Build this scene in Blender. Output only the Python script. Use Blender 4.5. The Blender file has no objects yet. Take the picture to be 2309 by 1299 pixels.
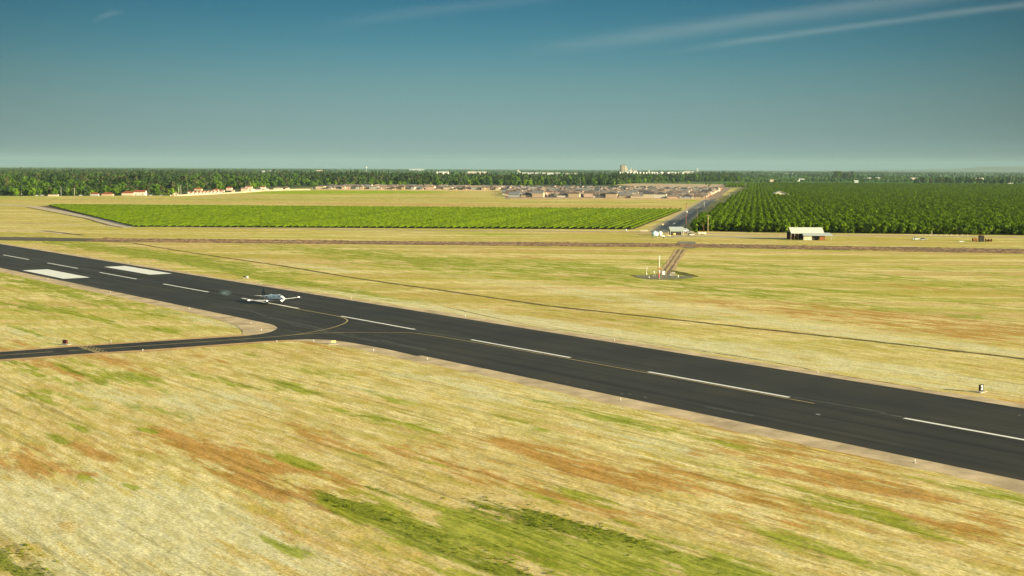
import bpy, math, random
import numpy as np
from mathutils import Matrix, Vector

sc = bpy.context.scene
COL = sc.collection
R = math.radians

# ------------------------------------------------------------ camera, world, sun, exposure
# photograph is 2309 x 1299; world: camera above the origin looking along +Y, metres
W2, H2 = 2309 / 2, 1299 / 2
FPX, PITCH, ROLL, CAMH = 2957.1, 0.0914498, 0.0046862, 40.883
RUN_YAW, RUN_S, RUN_T = -0.91337743, -617.193, 181.909      # runway frame

cP, sP, cR, sR = math.cos(PITCH), math.sin(PITCH), math.cos(ROLL), math.sin(ROLL)
F_ = Vector((0, cP, -sP)); R0 = Vector((1, 0, 0)); U0 = R0.cross(F_)
R_ = cR * R0 + sR * U0; U_ = -sR * R0 + cR * U0
cam = bpy.data.cameras.new('camera'); camo = bpy.data.objects.new('camera', cam); COL.objects.link(camo)
cam.sensor_width = 36; cam.lens = FPX / 2309 * 36; cam.clip_start = 1; cam.clip_end = 90000
m = Matrix.Identity(4)
for i, v in enumerate((R_, U_, -F_)):
    for k in range(3): m[k][i] = v[k]
m.translation = Vector((0, 0, CAMH)); camo.matrix_world = m
sc.camera = camo

SUN_EL, SUN_AZ = R(12), R(116)           # azimuth clockwise from +Y: from the right and slightly behind
sun = bpy.data.lights.new('sun', 'SUN'); sun.energy = 5.0; sun.angle = R(0.5); sun.color = (1.0, 0.87, 0.57)
suno = bpy.data.objects.new('sun', sun); COL.objects.link(suno)
sd = Vector((math.sin(SUN_AZ) * math.cos(SUN_EL), math.cos(SUN_AZ) * math.cos(SUN_EL), math.sin(SUN_EL)))
suno.rotation_euler = sd.to_track_quat('Z', 'Y').to_euler()

world = bpy.data.worlds.new('World'); sc.world = world; world.use_nodes = True
wt = world.node_tree; wt.nodes.clear(); wl = wt.links.new
def wn(t, **k):
    n = wt.nodes.new(t)
    for a, b in k.items(): setattr(n, a, b)
    return n
def wmath(op, a, b=None, c=None, clamp=False):
    n = wn('ShaderNodeMath', operation=op, use_clamp=clamp)
    for i, v in enumerate((a, b, c)):
        if v is None: continue
        if isinstance(v, (int, float)): n.inputs[i].default_value = v
        else: wl(v, n.inputs[i])
    return n.outputs[0]
sky = wn('ShaderNodeTexSky', sky_type='NISHITA', sun_disc=False, sun_elevation=SUN_EL, sun_rotation=SUN_AZ)
skys = wn('ShaderNodeVectorMath', operation='MULTIPLY'); wl(sky.outputs[0], skys.inputs[0]); skys.inputs[1].default_value = (.112, .100, .074)
tc = wn('ShaderNodeTexCoord'); sep = wn('ShaderNodeSeparateXYZ'); wl(tc.outputs['Generated'], sep.inputs[0])
X_, Y_, Z_ = sep.outputs
mr = wn('ShaderNodeMapRange'); wl(Z_, mr.inputs[0]); mr.inputs[1].default_value = 0; mr.inputs[2].default_value = 0.16
ramp = wn('ShaderNodeValToRGB'); wl(mr.outputs[0], ramp.inputs[0]); ramp.color_ramp.interpolation = 'B_SPLINE'
SKY_STOPS = [(0.0, (.215, .335, .33)), (0.14, (.225, .365, .36)), (0.34, (.18, .345, .345)), (0.55, (.075, .27, .335)), (0.80, (.024, .165, .265)), (1.0, (.015, .118, .225))]
el = ramp.color_ramp.elements
while len(el) > 1: el.remove(el[-1])
for i, (p_, c_) in enumerate(SKY_STOPS):
    e = el[0] if i == 0 else el.new(p_)
    e.position = p_; e.color = (c_[0] * .392, c_[1] * .386, c_[2] * .395, 1)      # scaled for the exposure of +1.32
# the sky dims away from the view's middle (lens vignette painted into its colour): by azimuth, both sides, held beyond
az = wmath('DIVIDE', X_, wmath('MAXIMUM', Y_, 0.05))
az2 = wmath('MINIMUM', wmath('MULTIPLY', wmath('MULTIPLY', wmath('ADD', az, 0.05), wmath('ADD', az, 0.05)), 2.1), 0.40)
dim = wmath('SUBTRACT', 1.0, az2)
dimv = wn('ShaderNodeVectorMath', operation='SCALE'); wl(ramp.outputs[0], dimv.inputs[0]); wl(dim, dimv.inputs['Scale'])
# cirrus streaks on a high plane: p = dir.xy / dir.z, each streak a segment of that plane
zc = wmath('MAXIMUM', Z_, 0.012)
px_, py_ = wmath('DIVIDE', X_, zc), wmath('DIVIDE', Y_, zc)
def dir_plane(x, y):
    d = F_ * FPX + R_ * (x - W2) - U_ * (y - H2)
    return d.x / d.z, d.y / d.z
cn = wn('ShaderNodeTexNoise'); cn.inputs['Scale'].default_value = 9; cn.inputs['Detail'].default_value = 6
mp = wn('ShaderNodeMapping'); wl(tc.outputs['Generated'], mp.inputs[0]); mp.inputs['Scale'].default_value = (1.5, 1.5, 16); wl(mp.outputs[0], cn.inputs[0])
def streak(x0, y0, x1, y1, wpx, amp, fade=0.35, n0=0.25):
    """soft band between two sky directions; width in radians across (by elevation)"""
    k = (y1 - y0) / (x1 - x0)
    # elevation (z) of the streak's axis as a linear function of x in direction space
    def dz(x, y):
        d = (F_ * FPX + R_ * (x - W2) - U_ * (y - H2)).normalized(); return d.x, d.z
    ax, azz = dz(x0, y0); bx, bz = dz(x1, y1)
    s = (bz - azz) / (bx - ax)
    t = wmath('DIVIDE', wmath('SUBTRACT', X_, ax), bx - ax)
    zl = wmath('ADD', wmath('MULTIPLY', wmath('SUBTRACT', X_, ax), s), azz)
    zl = wmath('ADD', zl, wmath('MULTIPLY', wmath('MULTIPLY', t, wmath('SUBTRACT', t, 1.0)), -0.006))
    zl = wmath('ADD', zl, wmath('MULTIPLY', wmath('SUBTRACT', cn.outputs[0], 0.5), wpx * 0.9 / FPX))
    d = wmath('DIVIDE', wmath('SUBTRACT', Z_, zl), wpx / FPX)
    g = wmath('EXPONENT', wmath('MULTIPLY', wmath('MULTIPLY', d, d), -1.0))
    a = wmath('MULTIPLY', t, 1 / fade, clamp=True); b = wmath('MULTIPLY', wmath('SUBTRACT', 1.35, t), 1 / fade, clamp=True)
    g = wmath('MULTIPLY', wmath('MULTIPLY', g, a), b)
    g = wmath('MULTIPLY', g, wmath('GREATER_THAN', Y_, 0.0))
    return wmath('MULTIPLY', g, wmath('MULTIPLY', wmath('ADD', cn.outputs[0], n0), amp))
c1 = streak(1150, 122, 2060, -2, 17, 0.22); c2 = streak(1480, 122, 2309, 10, 7, 0.24); c3 = streak(205, 52, 265, 28, 6, 0.16, 0.6)
c4 = streak(700, 62, 1180, 0, 12, 0.10)
ct = wmath('ADD', wmath('ADD', c1, c2), wmath('ADD', c3, c4), clamp=True)
cm = wn('ShaderNodeMixRGB'); wl(ct, cm.inputs[0]); wl(dimv.outputs[0], cm.inputs[1]); cm.inputs[2].default_value = (.21, .23, .21, 1)
# a low grey bank at the right
c5 = streak(1600, 338, 2309, 326, 9, 0.28)
cm2 = wn('ShaderNodeMixRGB'); wl(c5, cm2.inputs[0]); wl(cm.outputs[0], cm2.inputs[1]); cm2.inputs[2].default_value = (.065, .125, .13, 1)
up = wn('ShaderNodeMapRange', interpolation_type='SMOOTHSTEP'); wl(Z_, up.inputs[0]); up.inputs[1].default_value = 0.16; up.inputs[2].default_value = 0.42
mixw = wn('ShaderNodeMixRGB'); wl(up.outputs[0], mixw.inputs[0]); wl(cm2.outputs[0], mixw.inputs[1]); wl(skys.outputs[0], mixw.inputs[2])
bg = wn('ShaderNodeBackground'); wl(mixw.outputs[0], bg.inputs[0]); bg.inputs[1].default_value = 1.0
wl(bg.outputs[0], wn('ShaderNodeOutputWorld').inputs[0])

sc.view_settings.view_transform = 'Standard'; sc.view_settings.look = 'None'
sc.view_settings.exposure = 1.32; sc.view_settings.gamma = 1; sc.view_settings.use_curve_mapping = False
sc.render.engine = 'CYCLES'
sc.cycles.max_bounces = 4; sc.cycles.diffuse_bounces = 2; sc.cycles.volume_bounces = 0; sc.cycles.transparent_max_bounces = 8

# ------------------------------------------------------------ geometry helpers
def G(x, y, z=0.0):
    """photo pixel -> world x, y on the plane at height z"""
    d = F_ * FPX + R_ * (x - W2) - U_ * (y - H2)
    t = (z - CAMH) / d.z
    return (d.x * t, d.y * t)
cY, sY = math.cos(RUN_YAW), math.sin(RUN_YAW)
def RW(s, t, z=0.0):
    X, Y = s + RUN_S, t + RUN_T
    return (X * cY - Y * sY, X * sY + Y * cY, z)
def ST(x, y):
    return (x * cY + y * sY - RUN_S, -x * sY + y * cY - RUN_T)
RD = (0.182, 0.983)                      # direction of the road, vine rows and orchard rows
RDN = math.hypot(*RD); RD = (RD[0] / RDN, RD[1] / RDN); RP = (RD[1], -RD[0])   # RP points right
ROAD_ROT = math.atan2(RD[1], RD[0]) - math.pi / 2

class MB:
    def __init__(self): self.v = []; self.f = []
    def add(self, vs, fs):
        o = len(self.v); self.v += [tuple(p) for p in vs]; self.f += [tuple(i + o for i in f) for f in fs]; return self
    def box(self, c, s, rz=0.0):
        x, y, z = s[0] / 2, s[1] / 2, s[2] / 2; ca, sa = math.cos(rz), math.sin(rz); vs = []
        for dx, dy, dz in ((-x,-y,-z),(x,-y,-z),(x,y,-z),(-x,y,-z),(-x,-y,z),(x,-y,z),(x,y,z),(-x,y,z)):
            vs.append((c[0] + dx * ca - dy * sa, c[1] + dx * sa + dy * ca, c[2] + dz))
        return self.add(vs, [(0,3,2,1),(4,5,6,7),(0,1,5,4),(1,2,6,5),(2,3,7,6),(3,0,4,7)])
    def tube(self, pts, rs, n=10, cap=True):
        """pts: list of points, rs: radii"""
        if isinstance(rs, (int, float)): rs = [rs] * len(pts)
        vs = []; fs = []
        for i, p in enumerate(pts):
            a = Vector(pts[max(i - 1, 0)]); b = Vector(pts[min(i + 1, len(pts) - 1)])
            d = (b - a).normalized(); u = d.orthogonal().normalized() if abs(d.z) > .9 else Vector((0, 0, 1)).cross(d).normalized()
            w = d.cross(u)
            for k in range(n):
                t = 2 * math.pi * k / n
                vs.append(Vector(p) + rs[i] * (math.cos(t) * u + math.sin(t) * w))
        for i in range(len(pts) - 1):
            for k in range(n): fs.append((i*n+k, i*n+(k+1) % n, (i+1)*n+(k+1) % n, (i+1)*n+k))
        if cap: fs.append(tuple(range(n))[::-1]); fs.append(tuple((len(pts)-1)*n+k for k in range(n)))
        return self.add(vs, fs)
    def loft(self, rings, cap=True):
        n = len(rings[0]); vs = [p for r in rings for p in r]; fs = []
        for i in range(len(rings) - 1):
            for k in range(n): fs.append((i*n+k, i*n+(k+1) % n, (i+1)*n+(k+1) % n, (i+1)*n+k))
        if cap: fs.append(tuple(range(n))[::-1]); fs.append(tuple((len(rings)-1)*n+k for k in range(n)))
        return self.add(vs, fs)
    def mesh(self, name, mat, smooth=False):
        me = bpy.data.meshes.new(name); me.from_pydata(self.v, [], self.f)
        if mat: me.materials.append(mat)
        if smooth: me.shade_smooth()
        me.update(); return me
    def build(self, name, mat, parent=None, smooth=False):
        return link(name, self.mesh(name, mat, smooth), parent)
def link(name, data, parent=None):
    o = bpy.data.objects.new(name, data); COL.objects.link(o)
    if parent: o.parent = parent
    return o
def tag(o, label=None, cat=None, group=None, kind=None):
    if label: o['label'] = label
    if cat: o['category'] = cat
    if group: o['group'] = group
    if kind: o['kind'] = kind
    return o
def thing(name, label, cat, loc=(0, 0, 0), rz=0.0, group=None):
    o = bpy.data.objects.new(name, None); COL.objects.link(o); o.location = loc; o.rotation_euler = (0, 0, rz)
    o.empty_display_size = 0.5
    return tag(o, label, cat, group)
def copy_tree(o, parent=None):
    c = o.copy(); COL.objects.link(c); c.parent = parent
    for ch in o.children: copy_tree(ch, c)
    return c

# ------------------------------------------------------------ materials
def newmat(name):
    m = bpy.data.materials.new(name); m.use_nodes = True; nt = m.node_tree
    return m, nt, nt.nodes['Principled BSDF']
class NT:
    def __init__(self, nt): self.nt = nt
    def n(self, t, **k):
        n = self.nt.nodes.new(t)
        for a, b in k.items(): setattr(n, a, b)
        return n
    def l(self, a, b): self.nt.links.new(a, b)
    def set(self, sock, v):
        if isinstance(v, (int, float)): sock.default_value = v
        elif isinstance(v, (tuple, list)):
            sock.default_value = (*v, 1) if len(v) == 3 and sock.type == 'RGBA' else v
        else: self.l(v, sock)
    def math(self, op, a, b=0.0, clamp=False):
        n = self.n('ShaderNodeMath', operation=op, use_clamp=clamp); self.set(n.inputs[0], a); self.set(n.inputs[1], b); return n.outputs[0]
    def mix(self, f, a, b, bt='MIX'):
        n = self.n('ShaderNodeMixRGB', blend_type=bt); self.set(n.inputs[0], f); self.set(n.inputs[1], a); self.set(n.inputs[2], b); return n.outputs[0]
    def noise(self, vec, scale, detail=4, rough=0.55, dist=0.0):
        n = self.n('ShaderNodeTexNoise'); self.l(vec, n.inputs[0]); n.inputs['Scale'].default_value = scale
        n.inputs['Detail'].default_value = detail; n.inputs['Roughness'].default_value = rough; n.inputs['Distortion'].default_value = dist; return n.outputs[0]
    def mapr(self, v, a, b, c=0.0, d=1.0, smooth=True):
        n = self.n('ShaderNodeMapRange', interpolation_type='SMOOTHSTEP' if smooth else 'LINEAR'); self.l(v, n.inputs[0])
        for i, q in enumerate((a, b, c, d)): n.inputs[i + 1].default_value = q
        return n.outputs[0]
    def mapping(self, vec, scale=(1, 1, 1), rot=(0, 0, 0), loc=(0, 0, 0)):
        n = self.n('ShaderNodeMapping'); self.l(vec, n.inputs[0]); n.inputs['Scale'].default_value = scale; n.inputs['Rotation'].default_value = rot; n.inputs['Location'].default_value = loc; return n.outputs[0]
    def attr(self, name):
        n = self.n('ShaderNodeAttribute'); n.attribute_name = name; return n
def mat(name, col, rough=0.9, var=0.25, scale=1.0, bump=0.0, spec=0.2, stretch=(1, 1, 1), metal=0.0, rnd=0.0, detail=5):
    m, nt, p = newmat(name); t = NT(nt)
    vec = t.n('ShaderNodeTexCoord').outputs['Object']
    v = t.mapping(vec, stretch)
    nz = t.noise(v, scale, detail, 0.6)
    f = t.mapr(nz, 0.25, 0.75, 1 - var, 1 + var, False)
    if rnd:
        oi = t.n('ShaderNodeObjectInfo'); f = t.math('MULTIPLY', f, t.math('ADD', t.math('MULTIPLY', oi.outputs['Random'], rnd * 2), 1 - rnd))
    vm = t.n('ShaderNodeVectorMath', operation='SCALE'); vm.inputs[0].default_value = col; t.l(f, vm.inputs['Scale'])
    t.l(vm.outputs[0], p.inputs['Base Color']); p.inputs['Roughness'].default_value = rough
    p.inputs['Specular IOR Level'].default_value = spec; p.inputs['Metallic'].default_value = metal
    if bump:
        b = t.n('ShaderNodeBump'); t.l(nz, b.inputs['Height']); b.inputs['Strength'].default_value = 1; b.inputs['Distance'].default_value = bump
        t.l(b.outputs[0], p.inputs['Normal'])
    return m
def foliage(name, c_a, c_b, scale=0.35, transl=0.25, rnd=0.22):
    m, nt, p = newmat(name); t = NT(nt)
    geo = t.n('ShaderNodeNewGeometry')
    nz = t.noise(geo.outputs['Position'], scale, 3, 0.6)
    oi = t.n('ShaderNodeObjectInfo')
    col = t.mix(t.mapr(nz, 0.35, 0.65), c_a, c_b)
    k = t.math('ADD', t.math('MULTIPLY', oi.outputs['Random'], 2 * rnd), 1 - rnd)
    vm = t.n('ShaderNodeVectorMath', operation='SCALE'); t.l(col, vm.inputs[0]); t.l(k, vm.inputs['Scale'])
    t.l(vm.outputs[0], p.inputs['Base Color']); p.inputs['Roughness'].default_value = 0.75; p.inputs['Specular IOR Level'].default_value = 0.15
    tr = t.n('ShaderNodeBsdfTranslucent'); t.l(vm.outputs[0], tr.inputs[0])
    ms = t.n('ShaderNodeMixShader'); ms.inputs[0].default_value = transl
    t.l(p.outputs[0], ms.inputs[1]); t.l(tr.outputs[0], ms.inputs[2]); t.l(ms.outputs[0], nt.nodes['Material Output'].inputs[0])
    return m

# ------------------------------------------------------------ ground
def field_material():
    m, nt, p = newmat('dry_grass_field'); t = NT(nt)
    geo = t.n('ShaderNodeNewGeometry').outputs['Position']
    # runway frame: x along the runway, y across it
    rv = t.n('ShaderNodeVectorRotate', rotation_type='Z_AXIS'); t.l(geo, rv.inputs[0]); rv.inputs['Angle'].default_value = -RUN_YAW
    v = rv.outputs[0]
    st1 = t.noise(t.mapping(v, (0.05, 0.22, 1)), 1.0, 6, 0.62)        # large clumps drawn along the runway
    st2 = t.noise(t.mapping(v, (0.09, 0.85, 1)), 1.0, 8, 0.68, .3)         # streaky swaths
    st3 = t.noise(t.mapping(v, (1.3, 4.2, 1)), 1.0, 6, 0.75)           # grain
    st4 = t.noise(t.mapping(v, (0.012, 0.7, 1)), 1.0, 3, 0.5)         # mower and wheel lines
    big = t.noise(v, 0.008, 4, 0.6)
    at = t.attr('patch'); sp = t.n('ShaderNodeSeparateColor'); t.l(at.outputs['Color'], sp.inputs[0])
    g_, o_, p_ = sp.outputs
    at2 = t.attr('zone'); sp2 = t.n('ShaderNodeSeparateColor'); t.l(at2.outputs['Color'], sp2.inputs[0])
    d_, far_, yb_ = sp2.outputs
    sg = t.n('ShaderNodeSeparateXYZ'); t.l(geo, sg.inputs[0]); yfar = t.mapr(t.math('ADD', sg.outputs[1], t.math('MULTIPLY', st1, 120)), 250, 480)
    st0 = t.noise(t.mapping(geo, (0.006, 0.040, 1)), 1.0, 5, 0.65, .2)       # broad swaths of the middle distance
    st0b = t.noise(t.mapping(geo, (0.011, 0.075, 1), (0, 0, 0), (40, 9, 0)), 1.0, 5, 0.65, .2)
    st0c = t.noise(t.mapping(geo, (0.004, 0.055, 1), (0, 0, 0), (9, 70, 0)), 1.0, 4, 0.6)
    straw, straw2 = (.86, .73, .39), (.60, .475, .14)
    tone = t.math('ADD', t.math('ADD', t.math('MULTIPLY', st2, .42), t.math('MULTIPLY', st1, .28)), t.math('MULTIPLY', st3, .30))
    c = t.mix(t.mapr(tone, 0.42, 0.57), straw2, straw)
    c = t.mix(t.math('MULTIPLY', t.mapr(st1, 0.46, 0.60), 0.65), c, (.42, .36, .07))
    c = t.mix(t.math('MULTIPLY', t.mapr(t.noise(t.mapping(v, (0.025, 0.11, 1), (0, 0, 0), (3, 8, 0)), 1.0, 5, .6), .54, .64), .45), c, (.50, .28, .075))
    fy = t.mix(t.mapr(st0, .40, .58), (.50, .40, .07), (.80, .65, .29))
    fy = t.mix(t.math('MULTIPLY', t.mapr(st0b, .47, .58), .85), fy, (.35, .37, .02))
    fy = t.mix(t.math('MULTIPLY', t.mapr(st0c, .53, .62), .7), fy, (.60, .37, .17))
    fy = t.mix(t.math('MULTIPLY', t.mapr(st1, .50, .62), .35), fy, (.38, .31, .07))
    c = t.mix(t.math('MULTIPLY', yfar, 0.85), c, fy)
    c = t.mix(t.math('MULTIPLY', t.mapr(big, 0.5, 0.62), 0.3), c, (.50, .31, .11))
    m2 = t.noise(t.mapping(v, (0.16, 0.80, 1)), 1.0, 8, 0.72, .25)
    m3 = t.noise(t.mapping(v, (0.045, 0.26, 1), (0, 0, 0), (5, 2, 0)), 1.0, 6, 0.65)
    c = t.mix(t.math('MULTIPLY', t.mapr(m2, .50, .60), .65), c, (.48, .34, .08))
    c = t.mix(t.math('MULTIPLY', t.mapr(m2, .49, .38), .40), c, (.80, .69, .37))
    c = t.mix(t.math('MULTIPLY', t.mapr(m3, .52, .60), .50), c, (.43, .36, .055))
    m_n = t.math('MULTIPLY', t.math('SUBTRACT', t.math('ADD', m2, m3), 1.0), 2.6)
    n1 = t.math('ADD', m_n, t.math('ADD', t.math('ADD', t.math('MULTIPLY', t.math('SUBTRACT', st1, 0.5), 3.4), t.math('MULTIPLY', t.math('SUBTRACT', st2, 0.5), 3.2)), t.math('MULTIPLY', t.math('SUBTRACT', st3, 0.5), 1.6)))
    def patch(c, a, colr, k=1.0):
        f = t.mapr(t.math('ADD', a, t.math('MULTIPLY', n1, t.mapr(a, 0.0, 0.35, 0.0, 1.2))), 0.16, 0.84)
        return t.mix(t.math('MULTIPLY', f, k), c, colr)
    c = patch(c, p_, t.mix(t.mapr(m2, .4, .6), (.76, .70, .42), (.60, .54, .27)), 0.8)
    c = patch(c, o_, t.mix(t.mapr(st2, .4, .6), (.38, .20, .035), (.55, .31, .09)), 0.9)
    c = patch(c, g_, t.mix(t.mapr(st2, .4, .6), (.17, .225, .01), (.37, .385, .045)), 0.88)
    c = patch(c, d_, t.mix(t.mapr(st3, .4, .6), (.10, .14, .012), (.26, .27, .03)), 0.9)
    c = t.mix(yb_, c, t.mix(t.mapr(st1, .4, .6), (.34, .46, .004), (.30, .34, .03)))
    lines = t.mapr(st4, 0.32, 0.42, 0.74, 1.0)
    vm = t.n('ShaderNodeVectorMath', operation='SCALE'); t.l(c, vm.inputs[0])
    st5 = t.noise(t.mapping(v, (1.6, 2.6, 1)), 1.0, 3, 0.7)
    k = t.math('MULTIPLY', t.math('MULTIPLY', t.mapr(st3, 0.25, 0.72, 0.76, 1.24, False), t.mapr(st5, .34, .60, .72, 1.12, False)), lines); t.l(k, vm.inputs['Scale'])
    # far country: crop squares of green
    fn = t.noise(t.mapping(geo, (0.0012, 0.0040, 1)), 1.0, 3, 0.5)
    farc = t.mix(t.mapr(fn, .42, .6), (.055, .115, .025), (.11, .19, .04))
    farc = t.mix(t.mapr(fn, .66, .70), farc, (.33, .27, .13))
    c = t.mix(far_, vm.outputs[0], farc)
    t.l(c, p.inputs['Base Color']); p.inputs['Roughness'].default_value = 1; p.inputs['Specular IOR Level'].default_value = 0.05
    b = t.n('ShaderNodeBump'); h = t.math('ADD', t.math('MULTIPLY', st2, 0.5), t.math('MULTIPLY', st3, 0.35))
    t.l(h, b.inputs['Height']); b.inputs['Strength'].default_value = 0.7; b.inputs['Distance'].default_value = 0.16; t.l(b.outputs[0], p.inputs['Normal'])
    return m
M_FIELD = field_material()

# vegetation patches: photo pixel of the centre, radius along the runway, radius across it (m), kind, strength
PATCH = [
 ('g',180,556,90,7,.9),('g',330,575,80,8,.9),('g',480,600,50,6,.7),('g',620,628,40,4,.5),('g',120,640,70,7,.6),('g',880,580,80,10,.5),('g',1650,610,60,10,.5),('g',2150,680,60,5,.4),('g',1500,905,30,2,.5),('g',1300,925,20,2.5,.5),('g',900,905,12,2,.4),('o',450,1000,14,4,.6),('o',560,1065,14,3.5,.6),('o',90,1040,16,3,.6),('o',1350,1060,18,3,.45),('o',1900,1070,18,4,.45),
 ('p',1100,712,80,5,.9),('p',1500,768,60,4,.9),('p',850,672,70,4,.7),('p',2050,835,40,4,.9),('g',1400,725,60,4,.4),('g',470,598,60,8,.8),('g',700,640,50,5,.55),
 ('g',900,600,60,12,.5),('g',1350,610,50,10,.8),('g',1850,620,60,8,.7),('g',1620,660,50,8,.55),('g',2200,640,60,8,.55),('o',1950,700,60,10,.5),('o',2200,760,40,8,.6),('o',1700,690,50,6,.4),('p',1600,700,60,6,.6),('p',1250,650,60,8,.6),('p',2000,760,60,6,.6),('p',700,600,60,6,.5),('o',1200,580,60,8,.35),
 ('g',350,930,14,4,.35),('g',780,930,14,3,.4),('g',500,860,18,4,.4),('g',950,960,12,2.5,.35),('g',1200,960,12,2.5,.4),('g',1700,1080,14,3,.35),('g',2150,1090,14,3,.35),('g',550,1130,12,2.5,.3),('g',120,900,18,4,.4),
 ('g',1150,1215,20,6,.75),('g',1420,1240,18,5,.6),('g',900,1175,12,3,.5),('o',640,1060,20,4.5,.35),('o',1250,1040,24,6,.35),('o',1900,1020,25,6,.35),('o',1600,1100,26,7,.3),('o',2100,1150,24,7,.3),('g',1000,1290,16,3,.5),('g',150,640,90,10,.5),('g',1000,580,120,16,.35),
 ('p',1900,840,50,4,.5),('o',640,654,60,2.2,.8),('o',1000,715,60,2.0,.6),('o',1500,792,50,1.6,.6),('o',2280,905,8,2.5,.9),('o',540,640,40,2,.7),('p',1250,880,30,4,.5),('o',1650,965,30,2,.5),('p',1000,860,30,4,.5),
 ('g',90,650,60,7,.5),('g',60,690,30,7,.6),('g',300,700,40,5,.35),('g',378,745,9,1.8,1.1),('g',150,702,22,3,.8),('g',250,726,15,3,.4),('g',60,745,14,1.2,.7),('p',60,760,25,8,.6),('p',450,720,30,4,.6),
 ('g',250,556,110,8,.85),('g',420,580,60,6,.9),('g',560,622,40,5,.55),('g',760,655,60,4,.45),('g',640,640,20,3,.6),('p',900,690,70,8,.5),('p',1300,740,60,6,.6),('p',1800,800,50,6,.5),
 ('g',760,572,90,14,.5),('g',1000,590,90,12,.45),('g',1330,598,40,8,.8),('g',1480,590,12,6,.9),('g',1560,600,12,8,.9),('g',1180,620,50,8,.4),('g',1500,640,60,8,.45),
 ('g',1750,600,60,8,.5),('g',1900,656,30,3,.9),('g',1720,655,30,4,.6),('g',2200,615,80,10,.4),('g',2050,700,50,6,.4),('o',2100,650,50,8,.4),('o',2230,740,30,8,.55),('o',1500,570,50,8,.35),('p',1900,750,60,5,.4),
 ('o',1900,720,40,8,.3),('o',250,812,25,2.5,.7),('o',100,822,25,2,.8),('o',420,792,30,2,.6),('o',700,776,25,2,.5),('o',60,777,20,2,.5),
 ('g',230,840,18,4,.6),('g',60,830,25,2,.7),('g',300,860,12,5,.5),('g',650,870,10,3,.7),('g',560,800,18,2,.35),('g',760,850,12,4,.35),
 ('p',300,900,25,10,.5),('p',560,900,14,5,.5),('p',1150,900,20,4,.5),('p',850,880,20,4,.4),('p',1360,980,12,3,.5),('p',1560,1010,12,3,.45),('p',230,1180,30,13,1.0),('p',420,1150,16,6,.6),('p',500,1250,22,8,.6),('p',60,1120,20,8,.7),
 ('o',60,1045,12,3,.85),('o',220,1025,8,2,.7),('o',400,992,8,2.6,.8),('o',470,1015,7,2,.7),('o',530,1042,9,2.4,.85),('o',610,1085,8,2,.7),('g',565,1060,3,.7,.6),('p',490,1000,4,1.0,.5),('o',700,1060,10,2.2,.5),('o',330,1010,6,1.4,.4),('o',740,990,14,3,.45),('o',1130,1085,18,3,.6),('o',1000,1040,14,3,.4),('o',1340,1060,18,3,.45),('o',1700,1010,20,3,.4),('o',1900,1080,20,5,.4),('o',1480,1160,14,3,.45),('o',2150,1200,18,5,.4),('o',660,1120,9,2,.6),
 ('g',170,963,3.5,.8,1.4),('g',120,985,4,1,.9),('g',330,970,2,.7,1.4),('g',430,970,4,1,1.1),('g',650,1032,4,1.1,1.3),('g',690,1045,4,1,.9),('g',10,1015,2,1,1.2),('g',190,1080,3,1,.8),('g',290,1095,3,1,.7),('g',980,1045,5,.8,.8),('g',820,1030,5,.8,.5),
 ('d',790,1135,8,.9,1.0),('g',860,1160,9,1.6,1.1),('d',930,1190,8,1.2,.9),('d',1160,1165,9,2,1.1),('d',1290,1185,8,1.7,1.0),('g',1100,1230,14,3,1.0),('d',1150,1270,9,2,.7),('g',1300,1235,14,2.2,.9),('d',1420,1215,9,1,.8),('g',1500,1260,16,2.2,.8),('g',1330,1120,7,2,.8),('g',1650,1285,14,2.5,.8),
 ('g',1930,1150,9,2.6,.8),('g',1900,1250,12,3,.6),('g',1440,955,9,2,.75),('g',1290,930,12,1.5,.5),('g',2050,1190,9,2,.5),('g',870,1180,14,2,.7),('g',680,1205,3,.7,1.0),('g',660,1240,4,1,.7),('d',20,1270,7,2.4,.9),('g',950,1220,8,2,.7),('o',800,1130,14,2,.4),('g',1630,1000,14,1.6,.5),('d',870,1110,5,.5,.8),('g',2230,1110,7,1.6,.6),('g',1180,1110,7,1.5,.5),
]
def vnoise(x, y, seed):
    """cheap smooth value noise, numpy"""
    xi = np.floor(x).astype(np.int64); yi = np.floor(y).astype(np.int64); fx = x - xi; fy = y - yi
    def h(a, b):
        n = (a * 374761393 + b * 668265263 + seed * 974711) & 0xffffffff
        n = ((n ^ (n >> 13)) * 1274126177) & 0xffffffff
        return ((n ^ (n >> 16)) & 0xffff) / 65535.0
    fx = fx * fx * (3 - 2 * fx); fy = fy * fy * (3 - 2 * fy)
    return (h(xi, yi) * (1 - fx) + h(xi + 1, yi) * fx) * (1 - fy) + (h(xi, yi + 1) * (1 - fx) + h(xi + 1, yi + 1) * fx) * fy

def grid_mesh(name, P, nr, nc, mat):
    me = bpy.data.meshes.new(name)
    idx = np.arange(nr * nc).reshape(nr, nc)
    q = np.stack([idx[:-1, :-1], idx[:-1, 1:], idx[1:, 1:], idx[1:, :-1]], -1).reshape(-1, 4)
    me.vertices.add(nr * nc); me.vertices.foreach_set('co', P.reshape(-1).astype(np.float32))
    me.loops.add(q.size); me.loops.foreach_set('vertex_index', q.reshape(-1).astype(np.int32))
    me.polygons.add(len(q)); me.polygons.foreach_set('loop_start', (np.arange(len(q)) * 4).astype(np.int32))
    me.update(calc_edges=True); me.validate(); me.materials.append(mat); me.shade_smooth()
    return me

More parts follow.
